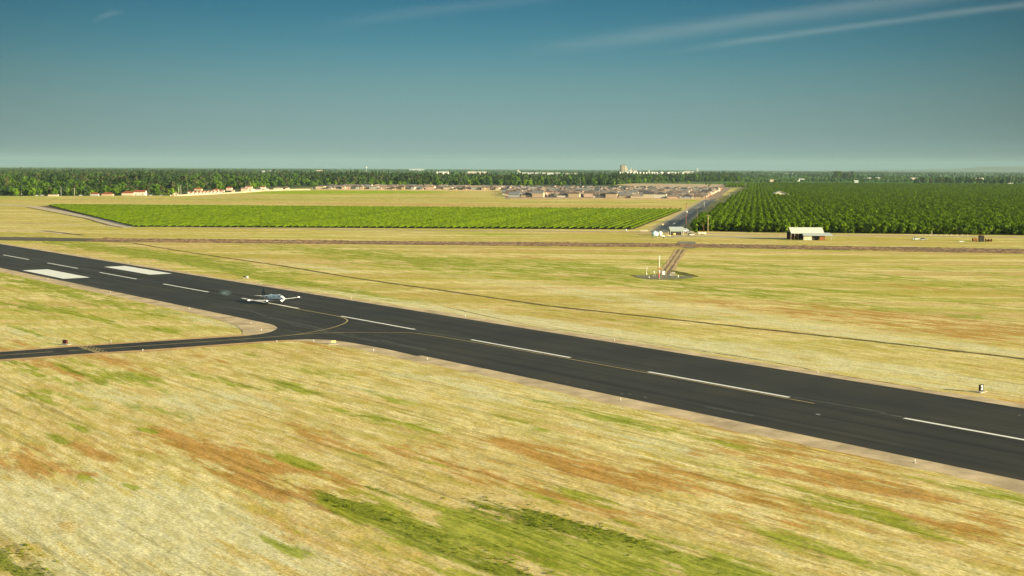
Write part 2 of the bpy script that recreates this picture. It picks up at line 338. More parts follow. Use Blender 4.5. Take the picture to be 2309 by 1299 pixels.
def make_ground():
    d = [-900, -200, 0, 40, 70]
    while d[-1] < 900: d.append(d[-1] * 1.0045)
    while d[-1] < 5000: d.append(d[-1] * 1.02)
    d += [6000, 7500, 9500, 12000, 16000, 22000, 33000]
    d = np.array(d)
    u = np.concatenate([[-8, -3, -1.5, -.9, -.6, -.47], np.linspace(-.42, .42, 440), [.47, .6, .9, 1.5, 3, 8]])
    D, Uu = np.meshgrid(d, u, indexing='ij')
    span = np.maximum(np.abs(D), 300 / 8.)
    span = np.where(D < 70, 400, D)
    X = np.clip(Uu * span, -33000, 33000); Y = D
    s = X * cY + Y * sY - RUN_S; t = -X * sY + Y * cY - RUN_T
    n = vnoise(s * .35, t * .9, 3) * .6 + vnoise(s * 1.1, t * 2.1, 5) * .4
    fl = np.clip((np.abs(t) - 30) / 8, 0, 1) * np.clip((900 - D) / 100, 0, 1)
    Z = -0.12 * n * fl
    P = np.stack([X, Y, Z], -1)
    nr, nc = X.shape
    me = grid_mesh('ground', P, nr, nc, M_FIELD)
    acc = {k: np.zeros_like(X) for k in 'godp'}
    for k, px, py, rs, rt, a in PATCH:
        gx, gy = G(px, py); s0, t0 = ST(gx, gy)
        ca, sa = math.cos(R(3)), math.sin(R(3))
        ds, dt = s - s0, t - t0
        w = vnoise(s * .15 + 7, t * .3, 11) * 1.0 + .5
        acc[k] += a * np.exp(-((ds / rs) ** 2 + (dt / rt) ** 2) * w)
    far = np.clip((D - 2700) / 200, 0, 1)
    # yellow-green blossom strip before the boundary wall
    xs, ys = X, D
    yb = np.zeros_like(X)
    for px, py, rx, ry, a in ((680, 433.5, 60, 130, 1.3), (800, 433.5, 80, 130, 1.3), (930, 433, 60, 110, 1.0), (600, 436, 30, 60, .7), (20, 446, 60, 50, .9), (1120, 528, 30, 8, .8), (1560, 452, 10, 50, .9)):
        gx, gy = G(px, py); yb += a * np.exp(-((xs - gx) / rx) ** 2 - ((ys - gy) / ry) ** 2)
    for k, px, py, rx, ry, a in (('g', 500, 450, 260, 70, .55), ('g', 900, 446, 260, 60, .45), ('g', 1300, 456, 200, 35, .5), ('o', 1250, 465, 260, 26, .75), ('o', 850, 459, 200, 30, .55), ('o', 300, 455, 250, 40, .3), ('p', 600, 457, 250, 25, .4), ('o', 980, 438, 120, 25, .3)):
        gx, gy = G(px, py); acc[k] += a * np.exp(-((xs - gx) / rx) ** 2 - ((ys - gy) / ry) ** 2)
    yb = np.clip(yb * (0.5 + vnoise(xs / 12, ys / 30, 9)), 0, 1)
    def put(nm, r, g, b):
        at = me.color_attributes.new(nm, 'FLOAT_COLOR', 'POINT')
        c = np.ones((nr * nc, 4), np.float32)
        for i, a in enumerate((r, g, b)): c[:, i] = np.clip(a, 0, 2).reshape(-1)
        at.data.foreach_set('color', c.reshape(-1))
    put('patch', acc['g'], acc['o'], acc['p']); put('zone', acc['d'], far, yb)
    return tag(link('ground', me), 'wide dry grass airfield with green and rust patches', kind='structure')
make_ground()

def sheet(name, pts, z, mat, label=None, kind='structure'):
    b = MB(); b.add([(p[0], p[1], z) for p in pts], [tuple(range(len(pts)))])
    me = b.mesh(name, mat)
    if me.polygons[0].normal.z < 0: me.flip_normals()
    return tag(link(name, me), label, kind=kind)
def ribbon(b, pts, w, z, jit=0.0, seed=0, step=None):
    """flat strip along ground points; jit makes its edges ragged"""
    r = random.Random(seed)
    if not isinstance(w, (list, tuple)): w = [w] * len(pts)
    if step:
        out = []; wo = []
        for a, c, wa, wc in zip(pts[:-1], pts[1:], w[:-1], w[1:]):
            n = max(1, int(math.hypot(c[0]-a[0], c[1]-a[1]) / step))
            out += [(a[0] + (c[0]-a[0]) * i / n, a[1] + (c[1]-a[1]) * i / n) for i in range(n)]
            wo += [wa + (wc - wa) * i / n for i in range(n)]
        pts = out + [pts[-1]]; w = wo + [w[-1]]
    vs = []
    for i, p in enumerate(pts):
        a = pts[max(i-1, 0)]; c = pts[min(i+1, len(pts)-1)]; dx, dy = c[0]-a[0], c[1]-a[1]; L = math.hypot(dx, dy) or 1
        nx, ny = -dy / L, dx / L
        j1, j2 = r.uniform(-jit, jit), r.uniform(-jit, jit)
        ww = w[i]
        vs += [(p[0] - nx * (ww / 2 + j2), p[1] - ny * (ww / 2 + j2), z), (p[0] + nx * (ww / 2 + j1), p[1] + ny * (ww / 2 + j1), z)]
    b.add(vs, [(2*i, 2*i+2, 2*i+3, 2*i+1) for i in range(len(pts)-1)]); return b

# asphalt
def asphalt_material(name, base, warm):
    m, nt, p = newmat(name); t = NT(nt)
    geo = t.n('ShaderNodeNewGeometry').outputs['Position']
    rv = t.n('ShaderNodeVectorRotate', rotation_type='Z_AXIS'); t.l(geo, rv.inputs[0]); rv.inputs['Angle'].default_value = -RUN_YAW
    v = rv.outputs[0]
    lng = t.noise(t.mapping(v, (0.006, 0.45, 1)), 1.0, 5, 0.6)
    lng2 = t.noise(t.mapping(v, (0.02, 1.6, 1)), 1.0, 4, 0.6, 0.4)
    blot = t.noise(v, 0.05, 4, 0.6)
    c = t.mix(t.mapr(blot, .35, .65), base, warm)
    k = t.math('MULTIPLY', t.mapr(lng, .3, .7, .66, 1.36, False), t.mapr(lng2, .32, .44, .66, 1.0))
    # crack sealing: thin meandering dark lines along the paving lanes
    w = t.n('ShaderNodeTexWave', wave_type='BANDS', bands_direction='Y'); t.l(t.mapping(v, (0.25, 1, 1)), w.inputs[0])
    w.inputs['Scale'].default_value = 0.042; w.inputs['Distortion'].default_value = 1.3; w.inputs['Detail'].default_value = 3; w.inputs['Detail Scale'].default_value = 0.15
    k = t.math('MULTIPLY', k, t.mapr(w.outputs['Fac'], .0, .012, .55, 1.0))
    vm = t.n('ShaderNodeVectorMath', operation='SCALE'); t.l(c, vm.inputs[0]); t.l(k, vm.inputs['Scale'])
    t.l(vm.outputs[0], p.inputs['Base Color']); p.inputs['Roughness'].default_value = 0.7; p.inputs['Specular IOR Level'].default_value = 0.22
    return m
M_ASPH = asphalt_material('runway_asphalt', (.031, .029, .021), (.043, .038, .026))
M_SHOULD = mat('shoulder_gravel', (.52, .40, .25), 1, .42, .16, .03, .05, (1, 1, 1))
M_DIRT = mat('dirt', (.46, .38, .27), 1, .2, .12, 0, .05)
M_EARTH = mat('bare_earth', (.115, .072, .052), 1, .3, .3, .1, .05)
M_WHITE = mat('runway_white_paint', (.78, .77, .70), .8, .10, .5, 0, .2)
M_WORN = mat('worn_paint', (.13, .13, .115), .9, .6, .35, 0, .2)
M_YEL = mat('taxi_yellow_paint', (.42, .33, .14), .8, .25, .5, 0, .2)
M_ROAD = mat('road_asphalt', (.165, .155, .14), .95, .12, .05, 0, .2)

def band_st(name, s0, s1, t0, t1, z, m, ragged=0.0, seed=1, label=None, step=4):
    """band parallel to the runway whose outer (t1) edge is ragged"""
    r = random.Random(seed); n = int((s1 - s0) / step); vs = []; j = 0
    for i in range(n + 1):
        s = s0 + (s1 - s0) * i / n; j = j * .7 + r.uniform(-1, 1) * ragged
        vs += [RW(s, t0, z), RW(s, t1 + j, z)]
    b = MB().add(vs, [(2*i, 2*i+2, 2*i+3, 2*i+1) for i in range(n)])
    me = b.mesh(name, m)
    if me.polygons[0].normal.z < 0: me.flip_normals()
    return tag(link(name, me), label, kind='structure')
HW = 24.2
band_st('runway', -900, 760, -HW, HW, 0.030, M_ASPH, label='dark asphalt runway crossing the airfield', step=40)
band_st('runway_shoulder', -900, 760, -HW + .3, -HW - 6.0, 0.008, M_SHOULD, .55, 3, 'pale gravel shoulder on the near side of the runway', 2.5)
band_st('runway_shoulder', -900, 760, HW - .3, HW + 3.8, 0.008, M_SHOULD, .5, 4, 'pale gravel shoulder on the far side of the runway', 3)

M_FRINGE = mat('straw_fringe', (.66, .50, .15), 1, .35, .4, .05, .05)
for seed_, t0_, s_ in ((41, -HW - 6.5, -900), (42, HW + 4.3, -900)):
    fb = MB(); ribbon(fb, [RW(-900, t0_)[:2], RW(760, t0_)[:2]], .5, .006, .35, seed_, 2)
    tag(fb.build('straw_fringe', M_FRINGE), 'yellow straw fringe along the runway shoulder', kind='structure')
# taxiway
tx_up = [(626, 739), (623, 743), (612, 748), (590, 753), (560, 757), (500, 761), (400, 767), (300, 773.5), (200, 780), (173, 781.6), (0, 794)]
tx_lo = [(940, 803), (880, 789), (830, 779.5), (780, 771), (740, 766.5), (700, 765), (640, 767), (560, 772), (400, 784), (208, 796.3), (119, 802.4), (0, 810.8)]
up = [G(*q) for q in tx_up]; lo = [G(*q) for q in tx_lo]
def ext(a, b, L):
    d = math.hypot(b[0]-a[0], b[1]-a[1]); return (b[0] + (b[0]-a[0]) / d * L, b[1] + (b[1]-a[1]) / d * L)
up.append(ext(up[-3], up[-1], 160)); lo.append(ext(lo[-3], lo[-1], 160))
inner = [RW(330, -20)[:2], RW(400, -20)[:2]]
upi = [G(600, 728), G(618, 733.5)]
poly = lo[::-1] + [RW(ST(*lo[0])[0], -20)[:2], RW(ST(*upi[0])[0], -20)[:2]] + upi + up
sheet('taxiway', poly, 0.022, M_ASPH, 'narrow dark taxiway joining the runway from the left')
# bare earth margins beside the taxiway
b = MB(); ribbon(b, up[3:], 5.5, 0.004, .8, 5, 4); ribbon(b, lo[3:], 5.5, 0.004, .8, 6, 4)
M_MARGIN = mat('taxiway_margin_soil', (.50, .33, .16), 1, .3, .25, .05, .05)
tag(b.build('taxiway_margin', M_MARGIN), 'rust coloured bare margin along the taxiway', kind='structure')
# the wide pale apron where the shoulder turns into the taxiway
sheet('shoulder_corner', [G(*q) for q in ((420, 694), (500, 711), (560, 724), (600, 729), (626, 737), (627, 742), (600, 753), (545, 757), (548, 748), (535, 735), (480, 718))], 0.012, M_SHOULD)
sheet('shoulder_corner', [G(*q) for q in ((640, 766), (700, 764), (760, 768), (850, 784), (950, 805), (960, 822), (880, 802), (800, 785), (700, 771))], 0.013, M_SHOULD)

# ditches, tracks
def G_list(l): return [G(*q) for q in l]
M_DITCH = mat('ditch_soil_and_shadow', (.17, .135, .055), 1, .35, .2, .1, .05)
b = MB(); ribbon(b, G_list([(150, 541), (300, 548), (390, 563), (480, 577), (640, 600), (820, 630), (1000, 655), (1240, 690), (1480, 716), (1700, 740), (2000, 773), (2309, 809), (2600, 846)]), 1.7, 0.006, .35, 8, 3)
tag(b.build('drainage_line', M_DITCH), 'thin dark drainage line crossing the far grass', kind='structure')
b = MB(); ribbon(b, G_list([(1000, 691), (1200, 735), (1330, 752), (1500, 780), (1700, 809), (1900, 847), (2080, 876)]), .35, 0.012, .18, 18, 2)
tag(b.build('ridge_shadow', M_DITCH), kind='structure')  # thin dark ribbon painted as the shadow of a small ridge
# ploughed strip with clods
near = [(-460, 731), (-279, 713), (-84, 697), (93.5, 682), (252, 644), (420, 600)]
farl = [(-470, 772), (-296, 752), (-89, 731), (99, 716), (269, 682), (430, 640)]
def lerp_line(l, x):
    for a, b_ in zip(l[:-1], l[1:]):
        if x <= b_[0] or b_ is l[-1]: return a[1] + (b_[1]-a[1]) * (x-a[0]) / (b_[0]-a[0])
nr, nc = 26, 560
xs = np.linspace(-232, 420, nc); P = np.zeros((nr, nc, 3))
yn = np.array([lerp_line(near, x) for x in xs]); yf = np.array([lerp_line(farl, x) for x in xs])
for i in range(nr):
    f = i / (nr-1); y = yn + (yf - yn) * f; y = y + (vnoise(xs / 6, np.full(nc, i * .5), 4) - .5) * (3 if i in (0, nr-1) else 1)
    clod = vnoise(xs / 1.7, y / 2.6, 21) * vnoise(xs / .9, y / 1.3, 22)
    P[i, :, 0] = xs; P[i, :, 1] = y; P[i, :, 2] = 0.02 + (0 if i in (0, nr-1) else 1) * clod * .55
def plough_mat():
    m, nt, p = newmat('ploughed_soil'); t = NT(nt); geo = t.n('ShaderNodeNewGeometry').outputs['Position']
    n1 = t.noise(t.mapping(geo, (.45, .22, 1)), 1, 5, .7); n2 = t.noise(t.mapping(geo, (.02, .12, 1)), 1, 3)
    c = t.mix(t.mapr(n1, .42, .58), (.20, .11, .06), (.47, .31, .16)); c = t.mix(t.mapr(n2, .4, .6, 0, .5), c, (.10, .085, .07))
    t.l(c, p.inputs['Base Color']); p.inputs['Roughness'].default_value = 1; p.inputs['Specular IOR Level'].default_value = .05; return m
M_PL = plough_mat()
tag(link('ploughed_strip', grid_mesh('ploughed_strip', P, nr, nc, M_PL)), 'dark ploughed strip beyond the airfield grass', kind='structure')
# smooth dark tarmac lane at the strip's left end
b = MB(); ribbon(b, G_list([(-150, 536), (0, 538), (100, 539.5), (250, 541.5), (380, 543), (520, 545)]), [34, 34, 32, 28, 14, 2], 0.03, .8, 31)
M_OLD = mat('old_tarmac', (.12, .105, .075), .95, .25, .05, 0, .1, (.3, 3, 1))
tag(b.build('old_tarmac_lane', M_OLD), 'dark old tarmac lane at the far left', kind='structure')

# dirt tracks round the vineyard
b = MB(); ribbon(b, G_list([(-250, 452), (-40, 458), (75, 466), (120, 474), (180, 486), (240, 500), (285, 512)]), 11, 0.03, .5, 12, 6)
tag(b.build('dirt_track', mat('track_grey_dirt', (.50, .42, .31), 1, .12, .1, 0, .05)), 'pale dirt track running diagonally to the vineyard corner', kind='structure')
b = MB(); ribbon(b, G_list([(262, 509), (500, 514), (800, 518), (1100, 520.5), (1440, 523)]), 9, 0.026, 1.2, 13, 8)
tag(b.build('dirt_track', mat('track_brown_dirt', (.42, .33, .22), 1, .25, .1, 0, .05)), 'brown dirt track along the near edge of the vineyard', kind='structure')
b = MB(); ribbon(b, G_list([(-100, 505), (0, 505), (120, 505.5), (230, 509), (300, 514)]), 6, 0.02, .6, 14, 8)
ribbon(b, G_list([(-100, 519), (0, 519.5), (95, 520.5), (160, 528)]), 9, 0.02, .8, 15, 8)
tag(b.build('worn_track', mat('track_straw_dirt', (.60, .49, .31), 1, .15, .1, 0, .05)), 'pale worn tracks in the dry grass at the far left', kind='structure')
b = MB(); ribbon(b, G_list([(-60, 503.5), (0, 503), (95, 503.5), (170, 503)]), 3.5, .024, 1, 16, 5); ribbon(b, G_list([(95, 520.5), (130, 524), (185, 530.5)]), 4, .024, .6, 17, 5)
ribbon(b, G_list([(60, 467.5), (120, 479), (190, 492), (245, 508), (275, 513)]), 3.2, .035, .5, 19, 5)
tag(b.build('drainage_line', M_DITCH), 'dark weedy lines beside the pale tracks', kind='structure')
# lane along the orchard's near edge
b = MB(); ribbon(b, G_list([(1440, 524), (1545, 525.5), (1700, 528), (1950, 530), (2309, 535), (2500, 538)]), 12, 0.034, .8, 20, 8)
tag(b.build('dirt_track', mat('orchard_lane_dirt', (.50, .38, .24), 1, .2, .1, 0, .05)), 'sandy lane along the near edge of the orchard', kind='structure')
b = MB(); ribbon(b, G_list([(1500, 534), (1560, 532), (1620, 533), (1700, 536), (1790, 537)]), 13, 0.028, 1.2, 23, 6)
tag(b.build('gravel_yard', mat('yard_gravel', (.46, .39, .29), 1, .15, .1, 0, .05)), 'grey gravel yard beside the shelter and barn', kind='structure')
# driveway and pad of the weather station
b = MB(); ribbon(b, G_list([(1497, 622), (1507, 606), (1519, 588), (1530, 572), (1536, 562)]), [6.5, 6, 5.2, 5.5, 7], 0.012, .4, 24, 4)
tag(b.build('driveway', mat('driveway_earth', (.50, .35, .18), 1, .3, .35, .05, .05)), 'pale brown driveway leading to the weather station', kind='structure')
b = MB(); dl = G_list([(1497, 622), (1507, 606), (1519, 588), (1530, 572), (1536, 562)])
for q in (-1.1, 1.1): ribbon(b, [(x + q, y) for x, y in dl], [1.6, 1.1, .7, 1.0, 1.4], 0.02, .3, 29, 3)
tag(b.build('driveway_ruts', mat('rut_earth', (.22, .165, .10), 1, .4, .35, .05, .05)), 'dark wheel ruts of the driveway', kind='structure')
b = MB(); ribbon(b, G_list([(1513, 610), (1530, 614), (1548, 619), (1566, 624)]), [2, 4, 5, 3], .018, .5, 35, 3); ribbon(b, G_list([(1424, 621), (1436, 621.5)]), 3, .018, .5, 36, 3)  # bank and its shadow painted together as one flat dark ribbon
tag(b.build('weedy_bank_shadow', mat('weedy_bank_shade_green', (.13, .13, .03), 1, .4, .35, .05, .05)), 'weedy bank with its shadow behind the gravel pad', kind='structure')
b = MB(); ribbon(b, G_list([(1548, 545), (1552, 552), (1556, 560)]), [9, 10, 5], 0.05, .6, 25, 4)
tag(b.build('driveway', mat('driveway_grey', (.22, .21, .19), 1, .4, .35, .05, .05)), 'grey culvert crossing between the yard and the driveway', kind='structure')
sheet('gravel_pad', G_list([(1428, 622), (1446, 621), (1480, 620.5), (1530, 622), (1566, 622.5), (1562, 626), (1540, 629), (1500, 630.5), (1462, 629.5), (1438, 626)]), 0.024, mat('pad_gravel', (.21, .195, .13), 1, .35, .4, .04, .05), 'dark gravel pad under the weather station')

# public road
def road_pt(d, off=0.0):
    x = 100 + (d - 867) * RD[0] / RD[1]
    return (x + RP[0] * off, d + RP[1] * off)
b = MB(); ribbon(b, [road_pt(840), road_pt(1000), road_pt(1400), road_pt(2000), road_pt(3000), road_pt(4200), road_pt(5600)], 15.0, 0.05)
tag(b.build('road', M_ROAD), 'straight grey road between the vineyard and the orchard', kind='structure')
b = MB(); ribbon(b, [road_pt(870, -9.6), road_pt(1300, -9.6), road_pt(1740, -9.6)], 3.2, 0.03, .5, 26, 10); ribbon(b, [road_pt(870, 9.6), road_pt(1300, 9.6), road_pt(1740, 9.6)], 3.4, 0.03, .5, 27, 10)
tag(b.build('road_verge', mat('verge', (.48, .38, .22), 1, .3, .1, 0, .05)), 'dry verges of the road', kind='structure')
b = MB()
for off in (-6.3, 6.3): ribbon(b, [road_pt(860, off), road_pt(1740, off)], .45, 0.056)
ribbon(b, [road_pt(860), road_pt(1740)], .35, 0.056)
tag(b.build('road_markings', mat('road_line_paint', (.42, .42, .38), .8, .2, .3)), 'thin pale lines painted on the road', kind='structure')

# soil under vineyard, orchard, estate, town
sheet('vineyard_soil', [G(287, 512), G(330, 512), G(130, 463.5), G(86, 464.5)], 0.018, mat('vineyard_margin', (.20, .135, .085), 1, .25, .1, 0, .05), 'dark brown margin beside the diagonal track')
VN_L, VN_R, VF_L, VF_R = G(302, 511.5), G(1428, 517.5), G(106, 463.2), G(1540, 473.5)
sheet('vineyard_soil', [VN_L, VN_R, VF_R, VF_L], 0.020, mat('vineyard_soil', (.12, .095, .045), 1, .25, .1, 0, .05), 'brown soil under the vine rows')
ON_L, ON_R, OF_R, OF_L = (118, 866), (560, 786), (1350, 2800), (506, 2800)
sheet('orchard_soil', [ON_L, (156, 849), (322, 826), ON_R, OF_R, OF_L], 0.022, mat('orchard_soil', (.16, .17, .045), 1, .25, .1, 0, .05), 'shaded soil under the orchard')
M_EST = mat('estate_ground', (.33, .25, .18), 1, .25, .05, 0, .05)
sheet('estate_ground', [G(1138, 449), G(1612, 449), (290, 1830), (380, 2350), (500, 3000), (250, 3000), (150, 2960), (-330, 2960), (-390, 2410), (-12, 2352), (-10, 1900)], 0.06, M_EST, 'bare streets and yards of the housing estate')
M_TAN = mat('tan_field', (.52, .38, .25), 1, .15, .02, 0, .05)
sheet('bare_field', [(300, 2860), (500, 2860), (620, 3450), (200, 3600)], 0.09, M_TAN, 'bare tan field behind the estate')
b = MB(); ribbon(b, [(470, 2818), (800, 2812), (1300, 2806)], 26, 0.07, 3, 28, 30)
tag(b.build('bare_field', M_TAN), 'thin tan lane at the far edge of the orchard', kind='structure')
sheet('bare_field', [(660, 3480), (1060, 3480), (1080, 3650), (700, 3700)], 0.10, M_TAN, 'tan strip of ground beyond the second orchard')
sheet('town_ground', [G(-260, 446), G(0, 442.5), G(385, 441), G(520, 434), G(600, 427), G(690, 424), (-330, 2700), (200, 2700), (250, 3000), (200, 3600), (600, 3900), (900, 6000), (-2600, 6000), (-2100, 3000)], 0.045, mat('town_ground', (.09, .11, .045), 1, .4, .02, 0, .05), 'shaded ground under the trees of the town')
sheet('crop_strip', [(1020, 3020), (2200, 2990), (2250, 3120), (1030, 3150)], 0.12, mat('crop_yellow_green', (.30, .34, .04), 1, .15, .02, 0, .05), 'bright yellow green crop strip beyond the orchard')

# ------------------------------------------------------------ paint on the runway
def mark(name, quad, z, m, label, cat='marking'):
    b = MB().add([(*q[:2], z) for q in quad], [(0, 1, 2, 3)]); me = b.mesh(name, m)
    if me.polygons[0].normal.z < 0: me.flip_normals()
    return tag(link(name, me), label, kind='structure')
b = MB()
for i in range(-12, 20):
    s0 = i * 60.96; o = len(b.v)
    b.add([RW(s0, -.45, .036), RW(s0 + 36.576, -.45, .036), RW(s0 + 36.576, .45, .036), RW(s0, .45, .036)], [(0, 1, 2, 3)])
tag(b.build('centreline_markings', M_WHITE), 'white dashes along the middle of the runway', kind='structure')
b = MB()
for t0, t1 in ((-21.1, -11.3), (11.5, 20.4)):
    b.add([RW(95.4, t0, .036), RW(142.6, t0, .036), RW(142.6, t1, .036), RW(95.4, t1, .036)], [(0, 1, 2, 3)])
tag(b.build('aiming_point_markings', M_WHITE), 'two broad white blocks painted across the runway', kind='structure')
def smooth(pts, n=6):
    out = []
    P_ = [pts[0]] + list(pts) + [pts[-1]]
    for i in range(1, len(P_) - 2):
        p0, p1, p2, p3 = P_[i-1:i+3]
        for k in range(n):
            t = k / n
            out.append(tuple(.5 * ((2*p1[j]) + (-p0[j]+p2[j])*t + (2*p0[j]-5*p1[j]+4*p2[j]-p3[j])*t*t + (-p0[j]+3*p1[j]-3*p2[j]+p3[j])*t**3) for j in (0, 1)))
    return out + [pts[-1]]
b = MB()
ribbon(b, smooth([ext(G(120, 793.5), G(0, 801.5), 150), G(0, 801.5), G(120, 793.5), G(200, 788.5), G(400, 775), G(560, 764), G(660, 755.5), G(730, 744), G(768, 733), G(783, 724.5), G(778, 718.5), G(762, 713.5), G(735, 708.5), G(673, 697.5), G(640, 691)]), .38, 0.041)
ribbon(b, smooth([G(660, 755.5), G(720, 751.5), G(790, 750), G(870, 750.5), G(960, 754.5), RW(395, -1.6)[:2], RW(430, -1.3)[:2], RW(470, -1.3)[:2]]), .34, 0.0415)
# hold line: two solid, two dashed
def hold(x0, y0, x1, y1, dash=False):
    A, B = G(x0, y0), G(x1, y1)
    if not dash: ribbon(b, [A, B], .4, .041); return
    for k in range(6):
        f0, f1 = (k + .1) / 6, (k + .6) / 6
        ribbon(b, [(A[0] + (B[0]-A[0]) * f0, A[1] + (B[1]-A[1]) * f0), (A[0] + (B[0]-A[0]) * f1, A[1] + (B[1]-A[1]) * f1)], .4, .041)
hold(176, 781.6, 221, 796.2); hold(184, 781, 228, 795.8); hold(194, 780.4, 236, 795.2, True); hold(203, 779.8, 243, 794.8, True)
tag(b.build('taxiway_markings', M_YEL), 'faded yellow lead lines and hold line', kind='structure')
b = MB()
for l in ([(480, 689), (560, 700), (600, 713)], [(607, 715.5), (660, 727), (700, 735), (735, 744)], [(655, 732), (690, 739), (715, 744)], [(718, 745), (745, 750)], [(740, 749), (800, 761), (850, 770)], [(755, 748), (775, 753)],
          [(790, 754), (800, 756)], [(655, 749), (678, 747)], [(700, 741), (737, 747)], [(860, 767), (900, 777), (960, 789)], [(200, 633), (250, 644)], [(150, 638), (230, 652)], [(525, 769), (560, 766)],
          [(937, 745), (1000, 755), (1064, 765)], [(1290, 805), (1380, 822), (1460, 838)], [(1790, 896), (2000, 931)], [(1985, 932), (2034, 941)], [(1590, 917), (1660, 931), (1700, 938)], [(176, 605), (226, 613)], [(310, 629), (366, 639)]):
    ribbon(b, G_list(l), .3, 0.034, .05, len(b.v), 3)
tag(b.build('worn_markings', M_WORN), 'ghosts of old painted lines on the runway', kind='structure')
b = MB(); rr_ = random.Random(8)
for k in range(46):
    s0 = rr_.uniform(60, 330); t0 = rr_.choice([-1, 1]) * rr_.uniform(1.5, 7.5); L_ = rr_.uniform(15, 60); sl = rr_.uniform(-.6, .6)
    ribbon(b, [RW(s0, t0)[:2], RW(s0 + L_ * .5, t0 + sl * .5)[:2], RW(s0 + L_, t0 + sl)[:2]], [.1, .34, .1], .0325 + k * .00002)
tag(b.build('rubber_marks', mat('tyre_rubber_marks', (.022, .020, .016), .9, .3, .3, 0, .1)), 'dark tyre marks of landings along the runway', kind='structure')
b = MB()
for x, y, w in ((1845, 935, .5), (1403, 889, .3), (1420, 889, .25), (1455, 896, .3), (2298, 937, .3), (1280, 862, .2), (1324, 869, .2)):
    g = G(x, y); r = random.Random(x); n = 7
    b.add([(g[0] + w * r.uniform(.5, 1.3) * math.cos(6.28 * k / n), g[1] + w * r.uniform(.5, 1.5) * math.sin(6.28 * k / n), .037) for k in range(n)], [tuple(range(n))])
tag(b.build('pavement_patches', mat('pale_patch', (.24, .235, .22), .9, .2, 1)), kind='structure')

# ------------------------------------------------------------ aeroplane
M_JET = mat('jet_white_paint', (.90, .91, .92), .25, .03, .5, 0, .5)
M_JETD = mat('jet_black_paint', (.012, .011, .012), .3, .1, .5, 0, .5)
M_GOLD = mat('jet_gold_stripe', (.35, .26, .10), .4, .1, .5)
M_GLASS = mat('dark_glass', (.015, .018, .022), .08, .1, .5, 0, .6)
M_TYRE = mat('tyre_rubber', (.018, .018, .018), .9, .2, 2)
M_METAL = mat('bare_metal', (.55, .56, .57), .35, .05, 1, 0, .5, (1, 1, 1), .6)
M_HUB = mat('grey_hub', (.45, .45, .45), .5, .1, 1)
def emit(name, col, st):
    m, nt, p = newmat(name); p.inputs['Base Color'].default_value = (*col, 1)
    p.inputs['Emission Color'].default_value = (*col, 1); p.inputs['Emission Strength'].default_value = st; return m
M_LAMP = emit('landing_lamp', (1.0, .93, .75), 5)
M_NAV = emit('wingtip_lamp', (1.0, .86, .55), 3.5)

